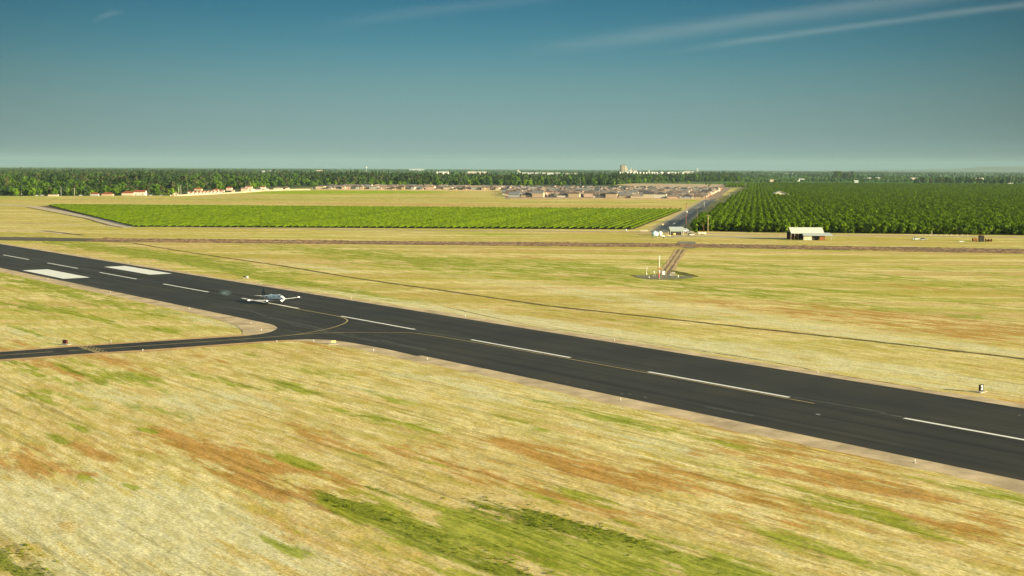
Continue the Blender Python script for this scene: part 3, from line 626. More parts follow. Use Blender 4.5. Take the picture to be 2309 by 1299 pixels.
def wing(b, root, tip, c_r, c_t, th_r, th_t, n=1):
    """tapered slab with an aerofoil section; root/tip = leading-edge points; chord runs -x"""
    prof = [(0, 0), (.04, .45), (.25, 1), (.6, .7), (1, .05), (1, -.05), (.6, -.45), (.25, -.6), (.04, -.3)]
    rings = []
    for p, c, t in ((root, c_r, th_r), (tip, c_t, th_t)):
        rings.append([(p[0] - u * c, p[1], p[2] + w * t / 2) for u, w in prof])
    b.loft(rings); return b
def ring(x, cy, cz, ry, rz, n=20, flat=0.0):
    return [(x, cy + ry * math.cos(2 * math.pi * k / n), cz + rz * math.sin(2 * math.pi * k / n)) for k in range(n)]
def make_jet():
    """origin on the ground under the main wheels, nose along +x"""
    t = thing('business_jet', 'small white twin jet with black tail fin touching down on the runway', 'aeroplane')
    body = bpy.data.objects.new('fuselage', None)
    prof = [(7.15, .03, .03, 1.42), (7.0, .20, .17, 1.42), (6.6, .40, .36, 1.46), (6.0, .58, .52, 1.54), (5.3, .72, .68, 1.62), (4.7, .78, .82, 1.72), (4.1, .80, .93, 1.78), (3.2, .82, .93, 1.78), (-1.0, .82, .93, 1.78),
            (-2.2, .80, .90, 1.80), (-3.6, .66, .74, 1.88), (-5.0, .44, .52, 2.00), (-6.2, .26, .32, 2.12), (-6.9, .12, .14, 2.18), (-7.0, .03, .03, 2.18)]
    prof = [(x, ry * 1.07, rz * 1.07, z) for x, ry, rz, z in prof]
    b = MB(); b.loft([ring(x, 0, z, ry, rz, 24) for x, ry, rz, z in prof])
    fus = b.build('fuselage', M_JET, t, True)
    # black belly: lower shell a few mm proud
    b = MB(); rings = []
    for x, ry, rz, z in prof[4:13]:
        rings.append([(x, (ry + .006) * math.cos(a), z + (rz + .006) * math.sin(a)) for a in [math.pi + math.pi * (.13 + .74 * k / 12) for k in range(13)]])
    vs = [p for r_ in rings for p in r_]; n = 13
    b.add(vs, [(i*n+k, i*n+k+1, (i+1)*n+k+1, (i+1)*n+k) for i in range(len(rings)-1) for k in range(n-1)])
    b.build('belly_paint', M_JETD, fus, True)
    # windscreen and side windows
    b = MB(); rings = []
    for x, ry, rz, z in ((5.25, .786, .749, 1.63), (4.95, .819, .829, 1.68), (4.55, .851, .91, 1.74)):
        rings.append([(x, (ry + .008) * math.cos(a), z + (rz + .008) * math.sin(a)) for a in [math.pi * (.16 + .68 * k / 14) for k in range(15)]])
    vs = [p for r_ in rings for p in r_]; n = 15
    b.add(vs, [(i*n+k, i*n+k+1, (i+1)*n+k+1, (i+1)*n+k) for i in range(2) for k in range(n-1) if k not in (4, 9)])
    b.build('windscreen', M_GLASS, fus, True)
    for sd_ in (-1, 1):
        for i in range(5):
            x = 2.6 - i * .85; b = MB(); a0 = .30
            pts = [(x + .16 * math.cos(q), sd_ * (.888 * math.cos(a0 + .14 * math.sin(q))), 1.78 + 1.01 * math.sin(a0 + .19 * math.sin(q))) for q in [6.283 * k / 10 for k in range(10)]]
            b.add(pts, [tuple(range(10))]); b.build('window', M_GLASS, fus)
        b = MB(); b.box((3.6, sd_ * .86, 1.80), (.68, .06, 1.25)); b.build('cabin_door', M_JET, fus) if sd_ > 0 else None
    # wings (low, straight, slight dihedral)
    for sd_ in (-1, 1):
        b = MB(); wing(b, (1.35, sd_ * .45, 1.02), (.75, sd_ * 8.2, 1.48), 2.25, 1.05, .30, .12)
        w = b.build('wing', M_JET, t, True)
        b = MB(); b.add([(-.88 + .02, sd_ * 1.6, 1.09), (-.60, sd_ * 7.2, 1.42), (-.40, sd_ * 7.2, 1.44), (-.55, sd_ * 1.6, 1.13)], [(0, 1, 2, 3)])
        b.build('aileron', M_HUB, w)
        b = MB(); b.add([(1.36, sd_ * 1.0, 1.065), (.81, sd_ * 8.0, 1.475), (.84, sd_ * 8.0, 1.50), (1.28, sd_ * 1.0, 1.12)], [(0, 1, 2, 3)]); b.build('leading_edge', M_METAL, w)
        b = MB(); b.tube([(.95, sd_ * 8.25, 1.49), (.45, sd_ * 8.27, 1.49), (-.25, sd_ * 8.25, 1.48)], [.10, .13, .03], 8); b.build('tip_lamp', M_NAV, w, True)
        # engines
        b = MB(); cy = sd_ * 1.32; cz = 2.28
        eng = [(-1.75, .27), (-1.9, .36), (-2.3, .42), (-3.2, .42), (-4.0, .32), (-4.35, .26)]
        b.loft([ring(x, cy, cz, r_, r_, 18) for x, r_ in eng], False)
        b.loft([ring(-1.75, cy, cz, .27, .27, 18), ring(-2.15, cy, cz, .25, .25, 18)], False)
        e = b.build('engine', M_JET, t, True)
        b = MB(); b.tube([(-2.1, cy, cz), (-2.16, cy, cz)], .25, 18); b.build('fan', M_JETD, e)
        b = MB(); b.loft([ring(-1.745, cy, cz, .285, .285, 18), ring(-1.95, cy, cz, .375, .375, 18)], False); b.build('intake_lip', M_METAL, e, True)
        b = MB(); b.tube([(-4.2, cy, cz), (-4.55, cy, cz)], [.24, .17], 14); b.build('exhaust', M_JETD, e, True)
        b = MB(); wing(b, (-2.4, sd_ * .60, cz - .05), (-2.5, sd_ * 1.0, cz), 1.5, 1.4, .16, .16); b.build('pylon', M_JET, e)
        # tailplane
        b = MB(); wing(b, (-5.75, sd_ * .12, 2.32), (-6.45, sd_ * 2.95, 2.72), 1.35, .75, .14, .08); b.build('tailplane', M_JET, t, True)
    # fin, swept
    prof2 = [(0, 0), (.06, .45), (.3, 1), (.7, .6), (1, .05), (1, -.05), (.7, -.6), (.3, -1), (.06, -.45)]
    b = MB(); rings = []
    for x, z, c, th in ((-3.9, 2.3, 2.9, .20), (-4.75, 2.85, 2.1, .16), (-6.05, 4.65, 1.30, .10)): rings.append([(x - u * c, w * th, z) for u, w in prof2])
    b.loft(rings); fin = b.build('tail_fin', M_JETD, t, True)
    for z0, z1 in ((3.25, 3.36), (3.75, 3.84), (4.2, 4.28)):
        b = MB()
        for sd_ in (-1, 1):
            def fx(z, u):
                f = (z - 2.85) / 1.8; return -4.75 - 1.3 * f - u * (2.1 - .8 * f)
            b.add([(fx(z0, .1), sd_ * .152, z0), (fx(z0, .95), sd_ * .04, z0 + .10), (fx(z1, .95), sd_ * .04, z1 + .10), (fx(z1, .1), sd_ * .150, z1)], [(0, 1, 2, 3)])
        b.build('fin_stripe', M_GOLD, fin)
    # landing gear
    for y, x in ((2.15, .0), (-2.15, .0), (0, 5.35)):
        nose = x > 1; r_ = .24 if nose else .33
        b = MB(); b.tube([(x, y, r_), (x - .08, y, 1.15)], .055, 8); b.tube([(x, y - .12, r_), (x, y + .12, r_)], .06, 8)
        g = b.build('landing_gear', M_JET, t, True)
        for dy in ((-.13, .13) if nose else (0,)):
            b = MB(); w = .16 if nose else .22
            b.loft([ring_y(x, y + dy + q * w / 2, r_, r_ * k) for q, k in ((-1, .78), (-.7, .97), (0, 1), (.7, .97), (1, .78))]); b.build('tyre', M_TYRE, g, True)
            b = MB(); b.tube([(x, y + dy - w * .53, r_), (x, y + dy + w * .53, r_)], r_ * .5, 12); b.build('rim', M_HUB, g)
        b = MB(); b.box((x + (.25 if nose else 0), y + (0 if nose else math.copysign(.16, y)), .95), (.5, .03, .5)); b.build('gear_door', M_JET, g)
        if nose:
            for dy in (-.30, .30):
                b = MB(); b.tube([(x + .10, y + dy, .98), (x + .22, y + dy, .98), (x + .24, y + dy, .98)], [.08, .15, .13], 12); b.build('landing_lamp', M_LAMP, g, True)
        else:
            b = MB(); b.tube([(x + .06, y, .95), (x + .20, y, .95), (x + .22, y, .95)], [.06, .14, .12], 12); b.build('landing_lamp', M_LAMP, g, True)
    return t
def ring_y(x, y, z, r_, n=16):
    return [(x + r_ * math.cos(2 * math.pi * k / n), y, z + r_ * math.sin(2 * math.pi * k / n)) for k in range(n)]
jet = make_jet(); jx, jy, _ = RW(264.6, .2); jet.location = (jx, jy, .03); jet.rotation_euler = (0, R(-5.0), RUN_YAW)
# tyre smoke
def smoke():
    me = bpy.data.meshes.new('tyre_smoke'); import bmesh
    bm = bmesh.new(); bmesh.ops.create_icosphere(bm, subdivisions=3, radius=1)
    for v in bm.verts: v.co *= 1 + .25 * math.sin(v.co.x * 3 + 1) * math.cos(v.co.y * 4)
    bm.to_mesh(me); bm.free()
    m = bpy.data.materials.new('smoke_puff'); m.use_nodes = True; nt = m.node_tree; nt.nodes.clear(); t = NT(nt)
    tc_ = t.n('ShaderNodeTexCoord').outputs['Object']; ln = t.n('ShaderNodeVectorMath', operation='LENGTH'); t.l(tc_, ln.inputs[0])
    nz = t.noise(tc_, 1.6, 4, .6)
    d = t.math('MULTIPLY', t.mapr(ln.outputs['Value'], .15, .95, 1, 0), t.mapr(nz, .35, .7))
    v = t.n('ShaderNodeVolumePrincipled'); v.inputs['Color'].default_value = (.40, .58, .66, 1); t.l(t.math('MULTIPLY', d, .20), v.inputs['Density'])
    t.l(v.outputs[0], t.n('ShaderNodeOutputMaterial').inputs['Volume']); me.materials.append(m)
    for dx, sx, sy, sz in ((0, 5.0, 2.0, 1.2), ):
        o = link('tyre_smoke', me); g = G(508, 669); o.location = (g[0], g[1], 1.25); o.scale = (sx, sy, sz); o.rotation_euler = (0, 0, RUN_YAW)
        tag(o, 'faint blue puff of tyre smoke behind the jet', kind='stuff')
smoke()

# ------------------------------------------------------------ airfield signs, lights, weather station
M_BLK = mat('black_sign_face', (.015, .015, .013), .6, .1, 1)
M_WPL = mat('white_plastic', (.75, .74, .68), .6, .06, 2)
M_RED = mat('red_sign_face', (.10, .022, .015), .6, .1, 1)
M_SYEL = mat('yellow_sign_face', (.72, .62, .26), .6, .06, 1)
M_CONC = mat('concrete', (.42, .38, .32), .95, .15, .5)
M_GREY = mat('galvanised_grey', (.42, .44, .45), .6, .08, 1)
def text_mesh(s, size, name):
    c = bpy.data.curves.new(name, 'FONT'); c.body = s; c.size = size; c.align_x = 'CENTER'; c.align_y = 'CENTER'; c.extrude = .008; c.offset = size * .035
    o = bpy.data.objects.new(name, c); COL.objects.link(o); dg = bpy.context.evaluated_depsgraph_get()
    me = bpy.data.meshes.new_from_object(o.evaluated_get(dg)); bpy.data.objects.remove(o); return me
def panel_sign(px, py, label, w, h, facem, rz, text=None, textm=None, depth=.25, base=(1.2, .9)):
    g = G(px, py); t = thing('airfield_sign', label, 'sign', (g[0], g[1], 0), rz)       # face towards local -y
    MB().box((0, 0, .05), (w + base[0], depth + base[1], .1)).build('concrete_pad', M_CONC, t)
    for dx in (-w * .32, w * .32): MB().box((dx, 0, .2), (.07, .07, .28)).build('mount', M_GREY, t)
    bd = MB().box((0, 0, .32 + h / 2), (w, depth, h)).build('sign_box', facem, t)
    e = .05
    MB().box((0, 0, .32 + h + e / 2 + .001), (w + .06, depth + .05, e)).build('top_rail', M_BLK, t); MB().box((0, 0, .32 - e / 2 - .001), (w + .06, depth + .05, e)).build('bottom_rail', M_BLK, t)
    if text:
        me = text_mesh(text, h * 1.08, 'numeral'); me.materials.clear(); me.materials.append(textm)
        o = link('numeral', me, bd); o.rotation_euler = (math.pi / 2, 0, 0); o.location = (0, -depth / 2 - .012, .32 + h * .5); o.scale = (1.15, 1, 1)
    return t
FACE_S = RUN_YAW + math.pi / 2            # local -y faces along +s
panel_sign(2212, 884, 'black distance board with white numeral 2 by the far edge of the runway', 1.0, 1.0, M_BLK, FACE_S, '2', M_WPL, .35)
panel_sign(752, 776, 'bright yellow sign box at the corner of taxiway and runway', 1.1, .55, M_SYEL, R(10), None, None, .3)
panel_sign(147, 777, 'dark red sign box beside the hold line of the taxiway', 1.1, .7, M_RED, FACE_S - R(58), None, None, .5)
for i, px in enumerate((551.5, 557.5)):
    g = G(px, 628); t = thing('approach_light_box', ('left' if i == 0 else 'right') + ' one of two small pale light boxes beyond the runway above the jet', 'light', (g[0], g[1], 0), R(30))
    MB().box((0, 0, .04), (1.3, 1.3, .08)).build('concrete_pad', M_CONC, t)
    MB().box((0, 0, .62), (.55, .75, .5)).build('housing', M_WPL if i else M_BLK, t)
    for dx, dy in ((-.2, -.3), (.2, -.3), (0, .3)): MB().box((dx, dy, .22), (.05, .05, .32)).build('leg', M_GREY, t)
g = G(588, 624); # long low slab beside the boxes
def edge_light():
    t = thing('edge_light', '', 'light', (0, 0, 0), 0, 'runway edge lights')
    MB().tube([(0, 0, 0), (0, 0, .05)], [.30, .28], 12).build('base_plate', M_CONC, t, True)
    MB().tube([(0, 0, .05), (0, 0, .36)], .05, 8).build('stake', M_GREY, t)
    MB().tube([(0, 0, .36), (0, 0, .42), (0, 0, .56), (0, 0, .62)], [.11, .14, .12, .04], 10).build('lens', M_WPL, t, True)
    return t
proto = edge_light(); proto.scale = (.75, .75, .75); first = True
for side, lab in ((-1, 'small pale edge light on the near shoulder of the runway'), (1, 'small pale edge light on the far shoulder of the runway')):
    for i in range(-10, 8):
        s = 52 + i * 60.96 + 30; t_ = side * (HW + 2.6)
        if side < 0 and 300 < s < 352: continue
        o = proto if first else copy_tree(proto); first = False
        o.location = RW(s, t_, .01); o['label'] = lab
for x, y in ((566, 731), (589, 746), (624, 772), (707, 771), (250, 772), (322, 792), (842, 792)):
    o = copy_tree(proto); g = G(x, y); o.location = (*g, 0); o['label'] = 'small pale marker light where the taxiway meets the runway' if x > 400 else 'small pale marker light beside the taxiway'; o['group'] = 'taxiway edge lights'

# weather station on the gravel pad
g = G(1486, 628); t = thing('banded_mast', 'tall red and white banded mast standing on the gravel pad', 'mast', (*g, 0))
M_MR = mat('mast_red', (.62, .10, .06), .6, .08, 1); M_MW = mat('mast_white', (.80, .76, .70), .6, .05, 1)
MB().tube([(0, 0, 0), (0, 0, .15)], .45, 12).build('footing', M_CONC, t)
zz = [.15, 2.0, 3.1, 4.1, 5.6, 6.2, 8.5]
for i in range(6): MB().tube([(0, 0, zz[i]), (0, 0, zz[i+1] - .002)], .17 - .008 * i, 10).build('mast_band', M_MR if i in (0, 2, 4) and i != 4 else M_MW, t, True)
b = MB(); b.tube([(.25, 0, .3), (.25, 0, 8.2)], .035, 6)
for k in range(16): b.box((.20, 0, .6 + k * .48), (.16, .03, .03))
b.build('ladder_rail', M_GREY, t); MB().tube([(0, 0, 8.5), (0, 0, 8.9)], [.05, .03], 6).build('finial', M_GREY, t)
g = G(1458, 619); t = thing('wind_vane_pole', 'slim white pole with a long cross arm left of the banded mast', 'wind sensor', (*g, 0))
MB().tube([(0, 0, 0), (0, 0, 2.5)], .06, 8).build('pole', M_WPL, t)
b = MB(); b.tube([(-3.0, 0, 2.5), (.35, 0, 2.5)], .045, 6); b.build('cross_arm', M_WPL, t)
MB().tube([(.25, 0, 2.45), (.25, 0, 2.75)], [.16, .12], 8).build('sensor', M_WPL, t)
MB().box((.05, 0, .25), (.4, .4, .5)).build('base_box', M_WPL, t)
g = G(1475, 623); t = thing('sensor_tripod', 'grey tripod with a small instrument head on the gravel pad', 'tripod', (*g, 0))
for a in (0, 2.1, 4.2): MB().tube([(0, 0, 1.5), (.65 * math.cos(a), .65 * math.sin(a), 0)], .045, 6).build('leg', M_GREY, t)
MB().box((0, 0, 1.7), (.45, .35, .5)).build('instrument_head', M_WPL, t)
g = G(1495, 620); t = thing('equipment_cabinet', 'pale blue equipment cabinet right of the banded mast', 'cabinet', (*g, 0), R(12))
MB().box((0, 0, .12), (1.5, 1.2, .24)).build('plinth', M_CONC, t)
c_ = MB().box((0, 0, .84), (1.15, .85, 1.2)).build('cabinet_body', mat('cabinet_blue_grey', (.50, .56, .60), .5, .06, 1), t)
b = MB(); b.box((-.28, -.432, .84), (.52, .012, 1.05)); b.build('door', M_GREY, c_); b = MB(); b.box((.28, -.432, .84), (.52, .012, 1.05)); b.build('door', M_WPL, c_)
MB().box((0, 0, 1.47), (1.3, 1.0, .06)).build('lid', M_WPL, t)
g = G(1518, 622); t = thing('antenna_rack', 'grey metal rack with a flat top at the right of the gravel pad', 'rack', (*g, 0), R(5))
for dx in (-.5, .5):
    for dy in (-.35, .35): MB().box((dx, dy, .65), (.07, .07, 1.3)).build('post', M_GREY, t)
MB().box((0, 0, 1.34), (1.25, .9, .08)).build('shelf', M_WPL, t); MB().box((0, 0, .7), (.95, .6, .06)).build('shelf', M_GREY, t)
g = G(1511, 621.5); t = thing('junction_box', 'squat pale junction box behind the metal rack', 'box', (*g, 0)); MB().box((0, 0, .35), (.7, .5, .5)).build('box_body', M_WPL, t); MB().box((0, 0, .05), (.9, .7, .1)).build('plinth', M_CONC, t)
g = G(1529, 625); t = thing('marker_post', 'short white post at the right end of the gravel pad', 'post', (*g, 0)); MB().tube([(0, 0, 0), (0, 0, .75)], [.2, .2], 10).build('post_body', M_WPL, t); MB().tube([(0, 0, .75), (0, 0, .85)], [.2, .06], 10).build('cap', M_WPL, t)
g = G(1463, 626.5); t = thing('ground_lamp', 'small round white lamp at the left of the gravel pad', 'lamp', (*g, 0)); MB().tube([(0, 0, 0), (0, 0, .2)], [.35, .32], 12).build('lamp_base', M_CONC, t); MB().tube([(0, 0, .2), (0, 0, .5)], [.28, .1], 12).build('lens', M_WPL, t, True)
b = MB(); fa, fb = G(1490, 622.5), G(1530, 623.5); L_ = math.hypot(fb[0]-fa[0], fb[1]-fa[1])
t = thing('low_pipe_rail', 'low grey pipe rail running along the gravel pad', 'rail', (*fa, 0), math.atan2(fb[1]-fa[1], fb[0]-fa[0]))
MB().tube([(0, 0, .45), (L_, 0, .45)], .045, 6).build('rail', M_GREY, t)
for k in range(4): MB().tube([(L_ * k / 3, 0, 0), (L_ * k / 3, 0, .45)], .04, 6).build('post', M_GREY, t)
# ------------------------------------------------------------ plants
F_BR = foliage('broadleaf_green', (.035, .085, .006), (.115, .205, .012), .30)
F_DK = foliage('dark_evergreen', (.016, .044, .012), (.055, .095, .022), .30, .15)
F_OL = foliage('olive_brown_foliage', (.040, .056, .020), (.11, .115, .04), .30, .15)
F_LT = foliage('light_green_foliage', (.075, .15, .006), (.18, .29, .012), .30)
F_OR = foliage('orchard_foliage', (.065, .125, .002), (.17, .265, .004), .45, .42, .18)
F_VN = foliage('vine_foliage', (.075, .13, .0005), (.145, .215, .001), .12, .35, .16)
M_BARK = mat('bark', (.11, .085, .06), .95, .3, 2)
import bmesh
def ico(r, sub):
    bm = bmesh.new(); bmesh.ops.create_icosphere(bm, subdivisions=sub, radius=r); v = [tuple(q.co) for q in bm.verts]; f = [tuple(x.index for x in q.verts) for q in bm.faces]; bm.free(); return v, f
ICO1, ICOF1 = ico(1, 1); ICO2, ICOF2 = ico(1, 2)
def crown_mesh(name, mt, seed, h0, h1, rad, shape, nl=9, leaves=240, ls=.9):
    """foliage between heights h0 and h1: lobes of leaf clumps round a ragged dark core"""
    r = random.Random(seed); b = MB(); H = h1 - h0
    lobes = []
    for i in range(nl):
        f = (i + r.uniform(.1, .9)) / nl; z = h0 + H * f
        if shape == 'round': rr = rad * math.sqrt(max(.05, 1 - (2 * f - .85) ** 2 * .95))
        elif shape == 'cone': rr = rad * (1.02 - f) ** .8
        elif shape == 'column': rr = rad * (.75 + .35 * math.sin(f * 3.1))
        else: rr = rad * (.55 + .6 * f) * (1.15 - f * .35)
        a = i * 2.4 + r.uniform(-.6, .6); d = rr * r.uniform(.25, .62)
        lr = rr * r.uniform(.42, .62) if shape != 'column' else rr * .7
        lobes.append((d * math.cos(a), d * math.sin(a), z, lr, lr * r.uniform(.65, .95) * (1 if shape != 'column' else H / nl / rr * 1.6)))
    for x, y, z, lr, lz in lobes:
        k = .70; b.add([(x + v[0] * lr * k * r.uniform(.75, 1.2), y + v[1] * lr * k * r.uniform(.75, 1.2), max(h0 * .9, z + v[2] * lz * k * r.uniform(.8, 1.15))) for v in ICO1], ICOF1)
    per = leaves // nl
    for x, y, z, lr, lz in lobes:
        for j in range(per):
            v = Vector((r.gauss(0, 1), r.gauss(0, 1), r.gauss(.15, 1))).normalized(); q = r.uniform(.72, 1.12)
            c = Vector((x + v.x * lr * q, y + v.y * lr * q, z + v.z * lz * q))
            nn = (v + Vector((r.uniform(-1, 1), r.uniform(-1, 1), r.uniform(-.6, 1))) * .9).normalized()
            u = nn.orthogonal().normalized(); w = nn.cross(u); a = r.uniform(0, 6.28); u, w = u * math.cos(a) + w * math.sin(a), w * math.cos(a) - u * math.sin(a)
            s = ls * r.uniform(.5, 1.15)
            b.add([c + u * s, c + w * s * .75, c - u * s * .8 + nn * s * .15, c - w * s * .7], [(0, 1, 2), (0, 2, 3)])
    return b.mesh(name, mt)
def trunk_mesh(name, h, r0, limbs, seed, spread):
    r = random.Random(seed); b = MB(); b.tube([(0, 0, -.1), (r.uniform(-.1, .1), .05, h * .5), (r.uniform(-.2, .2), r.uniform(-.2, .2), h)], [r0, r0 * .75, r0 * .4], 7)
    for i in range(limbs):
        a = i * 6.28 / limbs + r.uniform(-.4, .4); z = h * r.uniform(.35, .65)
        b.add([], []); b.tube([(0, 0, z), (spread * .4 * math.cos(a), spread * .4 * math.sin(a), z + h * .25), (spread * .75 * math.cos(a), spread * .75 * math.sin(a), z + h * .42)], [r0 * .45, r0 * .3, r0 * .12], 5)
    return b.mesh(name, M_BARK)
# orchard tree variants: about 5.4 m tall
ORCH = []
for k in range(5):
    ORCH.append((crown_mesh('orchard_crown', F_OR, 40 + k, .9, 5.3 + .3 * (k % 3), 3.35, 'round', 10, 340, .65), trunk_mesh('orchard_trunk', 3.2, .17, 4, k, 2.0)))
# town tree variants
TOWN = []
for k, (mt, sh, h, rad, nl, lv, ls, kind) in enumerate([
    (F_BR, 'round', 12, 7.4, 11, 340, 1.3, 'broad green tree'), (F_LT, 'round', 10.5, 6.8, 10, 320, 1.2, 'light green rounded tree'), (F_DK, 'column', 19, 3.2, 9, 300, 1.1, 'tall dark evergreen tree'),
    (F_OL, 'vase', 17, 5.0, 11, 300, 1.1, 'tall olive brown tree'), (F_DK, 'round', 13, 7.2, 11, 340, 1.35, 'dark rounded tree'), (F_BR, 'vase', 15, 7.0, 12, 340, 1.3, 'spreading green tree'), (F_DK, 'cone', 21, 4.2, 12, 320, 1.1, 'tall pointed conifer'), (F_OL, 'column', 16, 2.6, 8, 240, 1.0, 'narrow olive tree')]):
    TOWN.append((crown_mesh('tree_crown', mt, 80 + k, h * (.14 if sh != 'vase' else .25), h, rad, sh, nl, lv, ls), trunk_mesh('tree_trunk', h * .7, .34, 3, k, rad * .6), kind, h))
def plant(name, var, x, y, sc_, rz, label, cat, group):
    t = thing(name, label, cat, (x, y, 0), rz, group); t.scale = (sc_[0], sc_[0], sc_[1])
    link('crown', var[0], t); link('trunk', var[1], t); return t
def in_poly(x, y, poly):
    c = False; j = len(poly) - 1
    for i in range(len(poly)):
        xi, yi = poly[i]; xj, yj = poly[j]
        if (yi > y) != (yj > y) and x < (xj - xi) * (y - yi) / (yj - yi) + xi: c = not c
        j = i
    return c
def mass(name, pts, sources, smin, smax, label, zvar=.15, seed=0):
    """one stuff object: copies of the given crown (+trunk) objects stand on its points"""
    b = MB(); b.v = pts; me = b.mesh(name, None); o = link(name, me); tag(o, label, kind='stuff')
    ng = bpy.data.node_groups.new(name + '_scatter', 'GeometryNodeTree')
    ng.interface.new_socket('Geometry', in_out='INPUT', socket_type='NodeSocketGeometry'); ng.interface.new_socket('Geometry', in_out='OUTPUT', socket_type='NodeSocketGeometry')
    N = ng.nodes.new; L = ng.links.new
    gi, go = N('NodeGroupInput'), N('NodeGroupOutput'); j = N('GeometryNodeJoinGeometry')
    for pair in sources:
        j2 = N('GeometryNodeJoinGeometry')
        for ob in pair:
            oi = N('GeometryNodeObjectInfo'); oi.inputs['Object'].default_value = ob; L(oi.outputs['Geometry'], j2.inputs[0])
        gti = N('GeometryNodeGeometryToInstance'); L(j2.outputs[0], gti.inputs[0]); L(gti.outputs[0], j.inputs[0])
    ip = N('GeometryNodeInstanceOnPoints'); L(gi.outputs[0], ip.inputs['Points']); L(j.outputs[0], ip.inputs['Instance']); ip.inputs['Pick Instance'].default_value = True
    ri = N('FunctionNodeRandomValue'); ri.data_type = 'INT'; ri.inputs[4].default_value = 0; ri.inputs[5].default_value = len(sources) - 1; ri.inputs['Seed'].default_value = seed
    L(ri.outputs[2], ip.inputs['Instance Index'])
    rr = N('FunctionNodeRandomValue'); rr.data_type = 'FLOAT_VECTOR'; rr.inputs[0].default_value = (0, 0, 0); rr.inputs[1].default_value = (0, 0, 6.283); rr.inputs['Seed'].default_value = seed + 1; L(rr.outputs[0], ip.inputs['Rotation'])
    rs = N('FunctionNodeRandomValue'); rs.data_type = 'FLOAT'; rs.inputs[2].default_value = smin; rs.inputs[3].default_value = smax; rs.inputs['Seed'].default_value = seed + 2
    rz_ = N('FunctionNodeRandomValue'); rz_.data_type = 'FLOAT'; rz_.inputs[2].default_value = 1 - zvar; rz_.inputs[3].default_value = 1 + zvar; rz_.inputs['Seed'].default_value = seed + 3
    mm = N('ShaderNodeMath'); mm.operation = 'MULTIPLY'; L(rs.outputs[1], mm.inputs[0]); L(rz_.outputs[1], mm.inputs[1])
    cx = N('ShaderNodeCombineXYZ'); L(rs.outputs[1], cx.inputs[0]); L(rs.outputs[1], cx.inputs[1]); L(mm.outputs[0], cx.inputs[2]); L(cx.outputs[0], ip.inputs['Scale'])
    L(ip.outputs[0], go.inputs[0])
    md = o.modifiers.new('scatter', 'NODES'); md.node_group = ng
    return o

# orchard: rows run along RD; individual trees where they show largest, the rest as one mass
rg = random.Random(5)
OPOLY = [ON_L, (156, 849), (322, 826), (460, 804), (1250, 2790), (506, 2790)]
BARN_C = G(1758, 446)
cand = []
o0 = (118.0, 868.0)
for i in range(-2, 260):
    for k in range(-30, 380):
        x = o0[0] + RP[0] * i * 5.3 + RD[0] * k * 5.6 + RP[0] * 3; y = o0[1] + RP[1] * i * 5.3 + RD[1] * k * 5.6
        if y > 2790 or x / y > .45: continue
        if not in_poly(x, y, OPOLY): continue
        # clearing in front of the orchard barn; service lane
        if abs(x - BARN_C[0]) < 14 and -80 < y - BARN_C[1] < 16: continue
        if rg.random() < .02: continue
        if 300 < k < 302.5 : continue
        cand.append((x + rg.uniform(-.75, .75), y + rg.uniform(-.75, .75)))
cand.sort(key=lambda q: q[1] + .145 * q[0])
o_src = []
for i, (x, y) in enumerate(cand[:290]):
    v = ORCH[rg.randrange(5)]; s = rg.uniform(.96, 1.2)
    lab = 'leafy green orchard tree in the nearest rows, beside the sandy lane'
    t = plant('orchard_tree', v, x, y, (s, s * rg.uniform(.9, 1.1)), rg.uniform(0, 6.28), lab, 'orchard tree', 'orchard trees in the nearest rows')
    if len(o_src) < 5 and v not in [q[0] for q in o_src]: o_src.append((v, tuple(t.children)))
mass('orchard_rows', [(x, y, 0) for x, y in cand[290:]], [q[1] for q in o_src], .98, 1.22, 'wide orchard of leafy green trees in straight rows', .14, 3)

